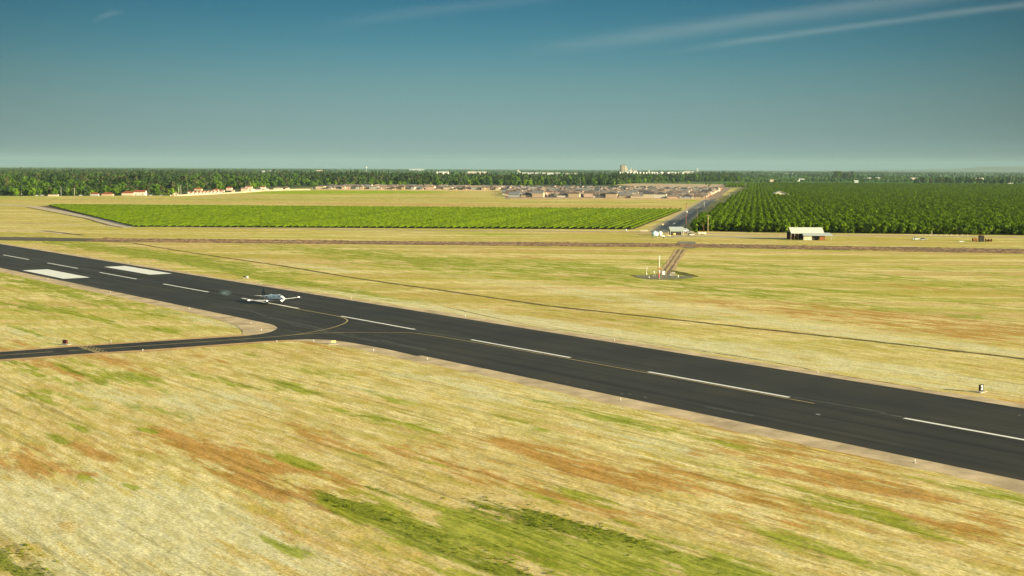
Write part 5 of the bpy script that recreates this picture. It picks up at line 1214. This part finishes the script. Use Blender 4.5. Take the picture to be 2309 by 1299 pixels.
hp(582, 430.5, 9, 8, 3.4, 1.8, 'dark', 'grey', 'hip', 'dark roofed house between white gables behind the wall')
hp(592, 427, 9, 8, 4.2, 1.2, 'red', 'white', 'gx', 'white house with thin red roof edge behind the wall')
hp(601, 429.5, 6, 7, 2.2, 2.0, 'tan', 'white', 'gy', 'small white gable at the bend of the boundary wall')
hp(626, 428, 14, 10, 3.2, 2.0, 'grey brown', 'cream', 'hip', 'long brown roofed house at the start of the yellow field')
hp(643, 427.5, 12, 10, 3.2, 2.6, 'brown', 'cream', 'hipr', 'brown roofed house with pale gable right of the long house')
hp(714, 427, 15, 10, 3.2, 3.0, 'grey', 'grey', 'hip', 'pale grey roofed house at the left end of the far row')
hp(744, 427, 15, 10, 5.0, 2.8, 'dark', 'pink', 'gx', 'dark roofed two storey house second in the far row')
hp(773, 427, 16, 10, 3.6, 3.0, 'tan', 'pink', 'hip', 'tan roofed house third in the far row')
hp(212, 441.5, 11, 8, 2.6, 2.0, 'red', 'grey', 'hip', 'leftmost low red roofed building before the trees')
hp(241, 441.5, 15, 8, 2.6, 2.0, 'red', 'tan', 'hip', 'second low red roofed building before the trees')
hp(287, 441, 16, 10, 3.6, 2.6, 'red', 'cream', 'hip', 'third red roofed building, wider, behind the shrubs')
hp(314, 441, 16, 10, 5.0, 2.4, 'red', 'white', 'gx', 'white walled building with red roof at the right of the red roofed ones', None, None, True)
hp(51, 439, 4, 6, 5.4, 1.2, 'red', 'cream', 'gy', 'narrow pale tower like house in the trees at the far left')
hp(77, 438.5, 5, 6, 3.6, 1.4, 'red', 'cream', 'gy', 'small cream house right of the tower like house')
hp(119, 442.5, 13, 5, 1.9, .6, 'tan', 'cream', 'gx', 'long low cream building at the foot of the left trees')
hp(60, 427, 9, 8, 3.2, 2, 'brown', 'cream', 'hip', 'cream house half hidden in trees at the far left edge')
hp(113, 425, 11, 8, 4.4, 2.2, 'tan', 'cream', 'hip', 'pale house standing high in the left trees')
# town houses half hidden among the trees
townh = []
rt = random.Random(11)
for k in range(46):
    px = rt.uniform(10, 1380); py = rt.uniform(398, 416) if px > 560 else rt.uniform(400, 430)
    townh.append(G(px, py) + (px, py))
townh.sort(key=lambda q: q[2])
for k, (x, y, px, py) in enumerate(townh):
    rc = rt.choice(['red', 'tan', 'grey', 'brown']); wc = rt.choice(['cream', 'white', 'pink'])
    house(x, y, rt.uniform(-.3, .3), rc, wc, 13, 10, 6.5, 2.6, 'hip', '%s roofed %s house among the town trees, %s from the left' % (rc, wc, ordn(k + 1)), 'houses among the town trees')
# boundary wall
wp = [G(*q) for q in ((384, 442), (430, 440.8), (470, 439), (520, 436), (560, 433.8), (600, 430.8), (640, 429.2), (700, 428.4))]
t = thing('boundary_wall', 'long pale boundary wall in front of the houses at the left', 'wall', (0, 0, 0))
b = MB()
for a, c in zip(wp[:-1], wp[1:]):
    L_ = math.hypot(c[0]-a[0], c[1]-a[1]); b.box(((a[0]+c[0])/2, (a[1]+c[1])/2, .75), (L_, .3, 1.5), math.atan2(c[1]-a[1], c[0]-a[0]))
b.build('wall_panels', mat('boundary_wall_plaster', (.44, .37, .27), .9, .15, .2), t)
b = MB()
for p in wp: b.box((p[0], p[1], .8), (.6, .6, 1.6))
b.build('piers', WALLS['tan'], t)
a, c = (-352, 2372), (-14, 2330); L_ = math.hypot(c[0]-a[0], c[1]-a[1])
t = thing('garden_wall', 'low tan wall along the yards of the far row of houses', 'wall', ((a[0]+c[0])/2, (a[1]+c[1])/2 - 4, 0), math.atan2(c[1]-a[1], c[0]-a[0])); MB().box((0, 0, .65), (L_, .3, 1.3)).build('wall_panels', WALLS['tan'], t); MB().box((0, 0, 1.33), (L_, .4, .06)).build('coping', WALLS['cream'], t)
a, c = G(1150, 448.5), G(1600, 450); L_ = math.hypot(c[0]-a[0], c[1]-a[1])
t = thing('garden_wall', 'low brown wall along the near edge of the estate', 'wall', ((a[0]+c[0])/2, (a[1]+c[1])/2, 0), math.atan2(c[1]-a[1], c[0]-a[0])); MB().box((0, 0, .6), (L_, .3, 1.2)).build('wall_panels', mat('brown_fence', (.30, .21, .14), .9, .3, .2), t); MB().box((0, 0, 1.23), (L_, .4, .06)).build('coping', WALLS['tan'], t)
a, c = road_pt(1835, -9.5), road_pt(2700, -9.5); L_ = math.hypot(c[0]-a[0], c[1]-a[1])
t = thing('brick_wall', 'red brown brick wall between the estate and the road', 'wall', ((a[0]+c[0])/2, (a[1]+c[1])/2, 0), math.atan2(c[1]-a[1], c[0]-a[0])); MB().box((0, 0, 1.0), (L_, .3, 2.0)).build('wall_panels', mat('brick_red', (.33, .13, .08), .9, .2, 1), t); MB().box((0, 0, 2.05), (L_, .4, .1)).build('coping', WALLS['tan'], t)

# ------------------------------------------------------------ trees of the town
TOWNPX = [(-260, 443), (0, 441.5), (55, 441.5), (180, 441.5), (330, 441), (380, 440.5), (400, 437), (425, 429), (520, 426.5), (560, 427), (600, 421), (680, 419.5), (900, 418.5), (1130, 418), (1300, 417), (1385, 417.5), (1450, 412), (1500, 410), (1590, 410), (1668, 409.5), (1670, 402), (1560, 402), (1400, 405), (1100, 406), (800, 404), (560, 400), (400, 395), (0, 393), (-200, 392)]
TP = [G(*q) for q in TOWNPX]
HB = [(o.location.x, o.location.y) for o in bpy.data.objects if o.get('category') == 'house' and o.location.x < 250]
HBa = np.array(HB)
rt = random.Random(21); tp = []
xs_ = [p[0] for p in TP]; ymin, ymax = min(p[1] for p in TP), max(p[1] for p in TP)
y = ymin; 
while y < ymax:
    step = 13.2 if y < 3600 else 16 if y < 5000 else 20
    x = min(xs_)
    while x < max(xs_):
        px, py = x + rt.uniform(-.45, .45) * step, y + rt.uniform(-.45, .45) * step
        x += step
        if abs(px / py) > .47 or rt.random() < (.16 if y < 3500 else .3): continue
        if not in_poly(px, py, TP): continue
        tp.append((px, py))
    y += step
def clear(px, py):
    dx = np.abs(HBa[:, 0] - px); dy = py - HBa[:, 1]
    return not bool(np.any((dx < 9) & (dy < 8) & (dy > -36)))
tp = [q for q in tp if clear(*q)]
tp.sort(key=lambda q: q[1])
t_src = {}
WT = [0, 0, 0, 0, 1, 1, 1, 4, 4, 5, 5, 2, 3, 6, 7, 0, 4]
for (x, y) in tp[:285]:
    k = rt.choice(WT); v = TOWN[k]; s = rt.uniform(.65, 1.1)
    if y < 1960: s *= .85
    t = plant('town_tree', v, x, y, (s, s * rt.uniform(.85, 1.1)), rt.uniform(0, 6.28), v[2] + ' in the front of the tree belt at the far left', 'tree', 'nearest trees of the town: ' + v[2])
    if k not in t_src: t_src[k] = (v, tuple(t.children))
def srclist(ks): return [t_src[k][1] for k in ks]
n1 = [(x, y, 0) for x, y in tp[285:]]
mass('town_trees', n1, srclist([0, 1, 0, 3, 4, 5, 6, 0, 5, 4, 1, 2, 0, 1]), .55, 1.15, 'dense belt of mixed town trees reaching from the left to the road', .32, 31)
tall = [(x, y, 0) for x, y in tp[285:] if vnoise(np.array([x / 90.]), np.array([y / 160.]), 91)[0] > .60 and rt.random() < .5]
tall += [(G(px, 391)[0] + rt.uniform(-140, 140), G(px, 391)[1] + rt.uniform(-300, 300), 0) for px in list(range(195, 330, 2)) + list(range(120, 180, 4)) + list(range(20, 60, 4)) + list(range(380, 560, 7))]
mass('tall_town_trees', [(x + 4, y + 3, z) for x, y, z in tall], srclist([2, 3, 6, 4]), .95, 1.35, 'groups of taller dark trees rising out of the town', .25, 35)
# windbreaks and groves out to the horizon
rf = random.Random(3); fp = []
for k in range(520):
    d = 5600 * (15500 / 5600) ** rf.random(); u0 = rf.uniform(-.44, .44); n_ = rf.randint(10, 60)
    if u0 > -.17 and rf.random() < (.85 if d < 9500 else .4): continue
    Lx = rf.uniform(60, 900); th = rf.choice([1.0, 1.0, 2.5])
    for q in range(n_): fp.append((u0 * d + rf.uniform(-.5, .5) * Lx, d + rf.uniform(-20, 20) * th * 2, 0))
for k in range(2600):                                         # an even low line at the very back
    d = rf.uniform(15000, 19000); fp.append((rf.uniform(-.45, .45) * d, d, 0))
mass('far_groves', fp, srclist([0, 2, 4, 5, 6, 3]), .6, 1.0, 'distant groves fading along the horizon', .2, 41)
# right side: scattered trees, hedges, second orchard
sp_ = []
for k in range(520):
    px, py = rf.uniform(1660, 2500), rf.uniform(398, 412)
    g = G(px, py)
    for q in range(rf.randint(1, 4)): sp_.append((g[0] + rf.uniform(-30, 30), g[1] + rf.uniform(-25, 25), 0))
mass('farm_trees', sp_, srclist([0, 0, 4, 5, 1]), .3, .7, 'scattered trees and hedges beyond the orchard', .2, 51)
hp_ = []
for i in range(0, 290):
    for k in range(0, 46):
        x, y = 470 + i * 7.0, 2890 + k * 12.5 + rf.uniform(-1, 1)
        x += (y - 2890) * .185
        if 1000 < x < 2300 and y > 2975 and y < 3140 : continue
        if abs(x / y) < .46 and rf.random() > .05: hp_.append((x, y, 0))
mass('second_orchard', hp_, [q[1] for q in o_src[:3]], .85, 1.1, 'second orchard strip behind the first', .1, 61)
# windbreak of tall dark trees at the right
for k in range(58):
    px = 2062 + k * 4.6 + rf.uniform(-3, 3); g = G(px, 415 + rf.uniform(-1.5, .3)); v = TOWN[rf.choice([2, 6, 3, 4, 7, 2, 4])]; s = rf.uniform(.7, 1.15)
    plant('windbreak_tree', v, g[0], g[1], (s * 1.15, s), rf.uniform(0, 6), v[2] + ' in the dark windbreak at the far right', 'tree', 'windbreak trees at the far right: ' + v[2])
# big eucalyptus clump and the lone tall pine
for k, (px, s) in enumerate(((1882, 1.9), (1889, 2.2), (1896, 1.9), (1904, 2.1), (1912, 1.8), (1920, 2.0), (1926, 1.4), (1938, 1.15))):
    g = G(px, 404); plant('eucalyptus_tree', TOWN[(3, 5, 3, 4, 3, 3, 5, 4)[k]], g[0], g[1], (s * .95, s * .95), k * 1.3, '%s from the left in the tall clump of eucalyptus trees on the right skyline' % ordn(k + 1), 'eucalyptus tree', 'tall eucalyptus clump')
pine_v = (crown_mesh('pine_crown', F_DK, 301, 20, 30, 7.5, 'round', 8, 260, 1.6), trunk_mesh('pine_trunk', 25, .6, 3, 9, 4))
g = G(1697, 402); plant('lone_pine', pine_v, g[0], g[1], (1.0, 1.0), 0, 'lone tall tree with a bare trunk beside the far end of the road', 'pine tree', None)
# yard trees and bushes in the estate
YP = [(1443, 414, .5), (1500, 413, .6), (1517, 414, .45), (1528, 414, .5), (1553, 414.5, .7), (1592, 417, .4), (1601, 417, .45), (1622, 416, .5), (1634, 418, .4), (1645, 417, .35), (1598, 421, .4), (1380, 423, .45), (1290, 428, .4), (1237, 425, .4), (1655, 419, .5), (1665, 420, .55), (1478, 425, .35), (1340, 421, .4), (1150, 424, .4), (1530, 428, .35)]
for k, (px, py, s) in enumerate(YP):
    g = G(px, py); v = TOWN[(0, 1, 4)[k % 3]]; plant('yard_tree', v, g[0], g[1], (s, s), k, 'small round yard tree among the estate roofs, %s from the left of those' % ordn(sorted(q[0] for q in YP).index(px) + 1), 'tree', 'yard trees of the estate')
for k, (px, py) in enumerate(((2075, 422), (2095, 425), (2193, 424), (2238, 426), (2276, 426), (1996, 425), (1893, 423))):
    g = G(px, py); plant('lane_bush', TOWN[(0, 4)[k % 2]], g[0], g[1], (.55, .5), k, 'bush on the tan lane at the far orchard edge, %s from the left' % ordn([6, 5, 0, 1, 2, 3, 4].index(k) + 1), 'bush', 'bushes on the far lane')

# ------------------------------------------------------------ grass tufts and weeds on the near field
def tuft_mesh(name, m_, seed, n, h, sp):
    r = random.Random(seed); b = MB()
    for k in range(n):
        a = r.uniform(0, 6.28); q = sp * math.sqrt(r.random()); x, y = q * math.cos(a), q * math.sin(a); hh = h * r.uniform(.45, 1); w = .035 * r.uniform(.7, 1.6); a2 = r.uniform(0, 3.14); lx, ly = r.uniform(-.5, .5) * hh, r.uniform(-.5, .5) * hh
        b.add([(x - w*math.cos(a2), y - w*math.sin(a2), -.1), (x + w*math.cos(a2), y + w*math.sin(a2), -.1), (x + lx, y + ly, hh)], [(0, 1, 2)])
    return b.mesh(name, m_)
F_DRY = foliage('dry_grass_blades', (.50, .40, .14), (.70, .60, .32), .12, .35, .18)
F_WEED = foliage('weed_leaves', (.14, .19, .01), (.32, .36, .03), .5, .4, .2)
def weed_mesh(name, seed):
    r = random.Random(seed); b = MB()
    for k in range(60):
        a = r.uniform(0, 6.28); q = .45 * math.sqrt(r.random()); z = r.uniform(.02, .20) * (1.2 - q); s_ = r.uniform(.05, .13); u = Vector((r.gauss(0,1), r.gauss(0,1), r.gauss(0,.6))).normalized(); w = u.orthogonal().normalized(); c = Vector((q*math.cos(a), q*math.sin(a), z))
        b.add([c + u*s_, c + w*s_*.6, c - u*s_, c - w*s_*.6], [(0,1,2,3)])
    return b.mesh(name, F_WEED)
rgr = np.random.RandomState(4)
def static_mass(name, pts, meshes, label, seed, smin, smax):
    tmp = [link(name + '_clump', me) for me in meshes]
    for q, o in enumerate(tmp): o.location = (*pts[q * 3 + 1][:2], -.03); tag(o, label, kind='stuff')
    return mass(name, pts, [(o,) for o in tmp], smin, smax, label, .3, seed)
pw = []
for k_, px, py, rs, rt_, a_ in PATCH:
    if k_ != 'd' or py < 940: continue
    g = G(px, py); s0, t0 = ST(*g); n_ = int(rs * rt_ * 9 * a_)
    for _ in range(n_):
        ss, tt = s0 + rgr.normal() * rs * .8, t0 + rgr.normal() * rt_ * .9
        if vnoise(np.array([ss * .5]), np.array([tt * 1.2]), 12)[0] > .42: pw.append((*RW(ss, tt)[:2], -.02))
static_mass('weeds', pw, [weed_mesh('weed_clump', k) for k in range(3)], 'leafy green weeds in the near field', 81, .2, .55)

# ------------------------------------------------------------ far buildings
M_FW = mat('far_white_cladding', (.74, .70, .60), .8, .06, .05); M_FT = mat('far_tan_cladding', (.55, .45, .32), .8, .06, .05); M_FG = mat('far_grey_roof', (.50, .54, .52), .8, .06, .05)
def shed(x0, x1, yt, yb, label, mt, mr, name='warehouse', cat='warehouse'):
    a, c = G(x0, yb), G(x1, yb); D_ = a[1]; w = (x1 - x0) * D_ / FPX; h = hpx(D_, yb - yt); t = thing(name, label, cat, ((a[0] + c[0]) / 2, D_, 0))
    gable_walls(MB(), 0, 0, h * .72, h, w, min(w * .6, 60), 'x').build('wall', mt, t); gable_roof(MB(), 0, 0, h * .72, h, w, min(w * .6, 60), 1, .3, 'x').build('roof', mr, t)
    for k in range(3): MB().box((w * (-.3 + .3 * k), -min(w * .6, 60) / 2 - .1, h * .25), (w * .1, .2, h * .5)).build('door', M_FG, t)
for a in ((1055, 1097, 387, 393.5, 'long tan flat warehouse beyond the middle trees', M_FT, M_FW), (985, 1012, 386.5, 392.5, 'low pale warehouse left of the long tan one', M_FW, M_FG), (715, 729, 384, 391, 'square white building on the skyline of the town', M_FW, M_FT),
          (592, 622, 385, 391.5, 'pale domed roof building among the town trees', M_FG, M_FG), (140, 152, 383.5, 389.5, 'cream block on the left skyline', M_FT, M_FT), (158, 170, 384.5, 389.5, 'white low block right of the cream one on the left skyline', M_FW, M_FW),
          (1175, 1262, 389, 393.5, 'very long pale greenhouse roof left of the factory', M_FG, M_FW), (1270, 1304, 390, 394.5, 'long white shed between the greenhouse and the factory', M_FW, M_FT), (925, 958, 380.5, 385.5, 'pale roof very far off on the skyline', M_FG, M_FG),
          (1505, 1540, 387.5, 391.5, 'low white shed right of the factory tanks', M_FW, M_FG), (1540, 1562, 386.5, 391.5, 'cream shed left of the tall stack', M_FT, M_FW), (1480, 1506, 391, 394.5, 'long white roof in front of the factory tanks', M_FW, M_FW), (1549, 1566, 402, 407, 'white roofed workshop among trees near the bare field', M_FW, M_FG),
          (1768, 1786, 391, 394, 'pale roof among the fields right of the lone tall tree', M_FW, M_FG), (1948, 1962, 400.5, 403.5, 'white farm roof right of the eucalyptus clump', M_FW, M_FG), (1974, 1984, 400, 404, 'bluish farm roof next to the white farm roof', M_FG, M_FG), (2052, 2066, 401, 405, 'orange walled farm shed left of the windbreak', M_FT, M_FW), (2198, 2214, 401, 405.5, 'white farm house in the windbreak gap', M_FW, M_FW), (2017, 2032, 413.5, 416.5, 'white flat farm roof at the edge of the second orchard', M_FW, M_FW), (2273, 2283, 413, 416.5, 'white shed at the right foot of the windbreak', M_FW, M_FW),
          (1795, 1812, 403, 409, 'white farm house cluster behind the second orchard', M_FW, M_FG), (1926, 1934, 407, 413, 'small grey tower house behind the second orchard', M_FG, M_FG), (1735, 1750, 405, 410, 'tan roofed farm house near the far end of the road', M_FT, M_FT)):
    shed(*a)
# factory
Df = G(1405, 392.5)[1]; gf = G(1405, 392.5); pf = Df / FPX
def fx(px): return gf[0] + (px - 1405) * pf
t = thing('grain_silo', 'cluster of tall grey brown silos at the left of the factory', 'silo', (fx(1406), Df, 0))
M_SILO = mat('silo_concrete', (.40, .34, .25), .9, .12, .02); M_SILO2 = mat('silo_dark', (.17, .15, .12), .9, .12, .02)
for k, (dx, h, r_) in enumerate(((-6, 19.5, 2.4), (-2, 19.5, 2.4), (2.4, 19, 2.6), (6.2, 16, 2.0))): MB().tube([(dx * pf, 0, 0), (dx * pf, 0, h * pf)], r_ * pf, 14).build('silo_tube', M_SILO2 if k == 0 else M_SILO, t, True)
MB().box((0, 0, 20.3 * pf), (11 * pf, 4 * pf, 1.6 * pf)).build('head_house', M_SILO2, t)
for px, h, lab in ((1422, 14, 'short silver tower right of the silo cluster'), (1427.5, 12, 'pyramid topped hopper tower in the factory'), (1431.5, 8, 'low pale process tower of the factory')):
    t = thing('process_tower', lab, 'tower', (fx(px), Df, 0)); MB().box((0, 0, h * pf * .4), (2.6 * pf, 2.6 * pf, h * pf * .8)).build('tower_body', M_FG if px < 1425 else M_SILO2 if px < 1430 else M_FW, t); MB().tube([(0, 0, h * pf * .8), (0, 0, h * pf)], [1.9 * pf, .5 * pf], 8).build('tower_top', M_SILO, t)
shed(1416, 1434, 384.5, 392.3, 'tan process hall between the silos and the white tanks', M_FT, M_FW, 'process_hall', 'factory hall')
tk = [1396, 1401, 1406, 1411.5, 1418, 1425, 1433.5, 1440.5, 1447, 1455, 1459.5, 1466, 1471.5, 1477, 1486, 1491, 1495, 1501]
for k, px in enumerate(tk):
    r_ = (2.3, 2.0, 2.4, 2.8, 2.2, 3.2, 2.8)[k % 7]; h = (5.2, 5.0, 5.6, 5.8)[k % 4]
    t = thing('storage_tank', 'white storage tank, %s from the left in the tank farm of the factory' % ordn(k + 1), 'storage tank', (fx(px), Df - 60 - (k % 3) * 25, 0), 0, 'white storage tanks')
    MB().tube([(0, 0, 0), (0, 0, h * pf * .88)], r_ * pf, 16).build('tank_shell', M_FW, t, True); MB().tube([(0, 0, h * pf * .88), (0, 0, h * pf)], [r_ * pf, r_ * pf * .2], 16).build('tank_roof', M_FG, t)
t = thing('water_tower', 'small white tower rising above the storage tanks', 'tower', (fx(1463), Df, 0)); MB().tube([(0, 0, 0), (0, 0, 9 * pf)], .8 * pf, 10).build('tower_body', M_FW, t, True); MB().tube([(0, 0, 9 * pf), (0, 0, 10.5 * pf)], [1.1 * pf, .4 * pf], 10).build('tower_top', M_FG, t)
for px, h, lab in ((1572.5, 15, 'tall pale chimney stack right of the factory'), (1569, 14, 'thin grey lattice mast left of the pale stack'), (1422.7, 16, 'slender pale stack among the process towers')):
    t = thing('chimney_stack', lab, 'chimney', (fx(px), Df, 0)); MB().tube([(0, 0, 0), (0, 0, h * pf)], [(.9 if px == 1572.5 else .35) * pf, (.65 if px == 1572.5 else .3) * pf], 10).build('shaft', M_FW if px > 1570 else M_FG, t, True); MB().tube([(0, 0, h * pf), (0, 0, h * pf + 2)], .8 * pf if px == 1572.5 else .4 * pf, 10).build('rim', M_SILO2, t)
t = thing('conveyor_tower', 'slanted pale conveyor at the left end of the greenhouse', 'conveyor', (fx(1171), Df, 0)); MB().tube([(-3 * pf, 0, 8 * pf), (5 * pf, 0, 0)], .8 * pf, 8).build('conveyor_arm', M_FW, t); MB().box((-3 * pf, 0, 3.8 * pf), (.8 * pf, .8 * pf, 7.4 * pf)).build('support', M_FG, t)
g = G(826, 388); t = thing('water_tower', 'very far thin water tower on the skyline of the town', 'tower', (g[0], g[1], 0)); q = g[1] / FPX; MB().tube([(0, 0, 0), (0, 0, 9 * q)], .4 * q, 8).build('stem', M_FG, t); MB().tube([(0, 0, 9 * q), (0, 0, 10.5 * q), (0, 0, 12 * q)], [.5 * q, 1.8 * q, .5 * q], 12).build('bowl', M_FW, t, True)

# hills beyond the haze
nr, nc = 14, 220
P = np.zeros((nr, nc, 3)); us = np.linspace(.22, .95, nc)
for i in range(nr):
    f = i / (nr - 1); d = 27000 + 5000 * f
    prof_ = np.interp(us, [.22, .28, .335, .36, .40, .46, .55, .75, .95], [0, 28, 62, 112, 128, 150, 165, 190, 120])
    n_ = vnoise(us * 60, np.full(nc, f * 4), 2) * .25 + vnoise(us * 160, np.full(nc, f * 6), 6) * .12
    P[i, :, 0] = us * d; P[i, :, 1] = d; P[i, :, 2] = (prof_ * (.8 + n_)) * math.sin(math.pi * min(f * 1.6, 1) * .5 if f < .625 else math.pi * (.5 + (f - .625) / .75)) - .5
    if i in (0, nr - 1): P[i, :, 2] = -1
tag(link('hills', grid_mesh('hills', P, nr, nc, mat('hill_scrub', (.10, .11, .06), 1, .3, .001))), 'faint blue hills on the right horizon', kind='structure')

# ------------------------------------------------------------ haze
hz = MB(); hz.box((0, 0, 130), (76000, 76000, 264)); m = bpy.data.materials.new('haze_air'); m.use_nodes = True; nt = m.node_tree; nt.nodes.clear()
v = nt.nodes.new('ShaderNodeVolumePrincipled'); v.inputs['Color'].default_value = (.42, .62, .66, 1); v.inputs['Density'].default_value = 2.5e-5; v.inputs['Anisotropy'].default_value = 0.0
nt.links.new(v.outputs[0], nt.nodes.new('ShaderNodeOutputMaterial').inputs['Volume'])
tag(hz.build('haze', m), kind='stuff')
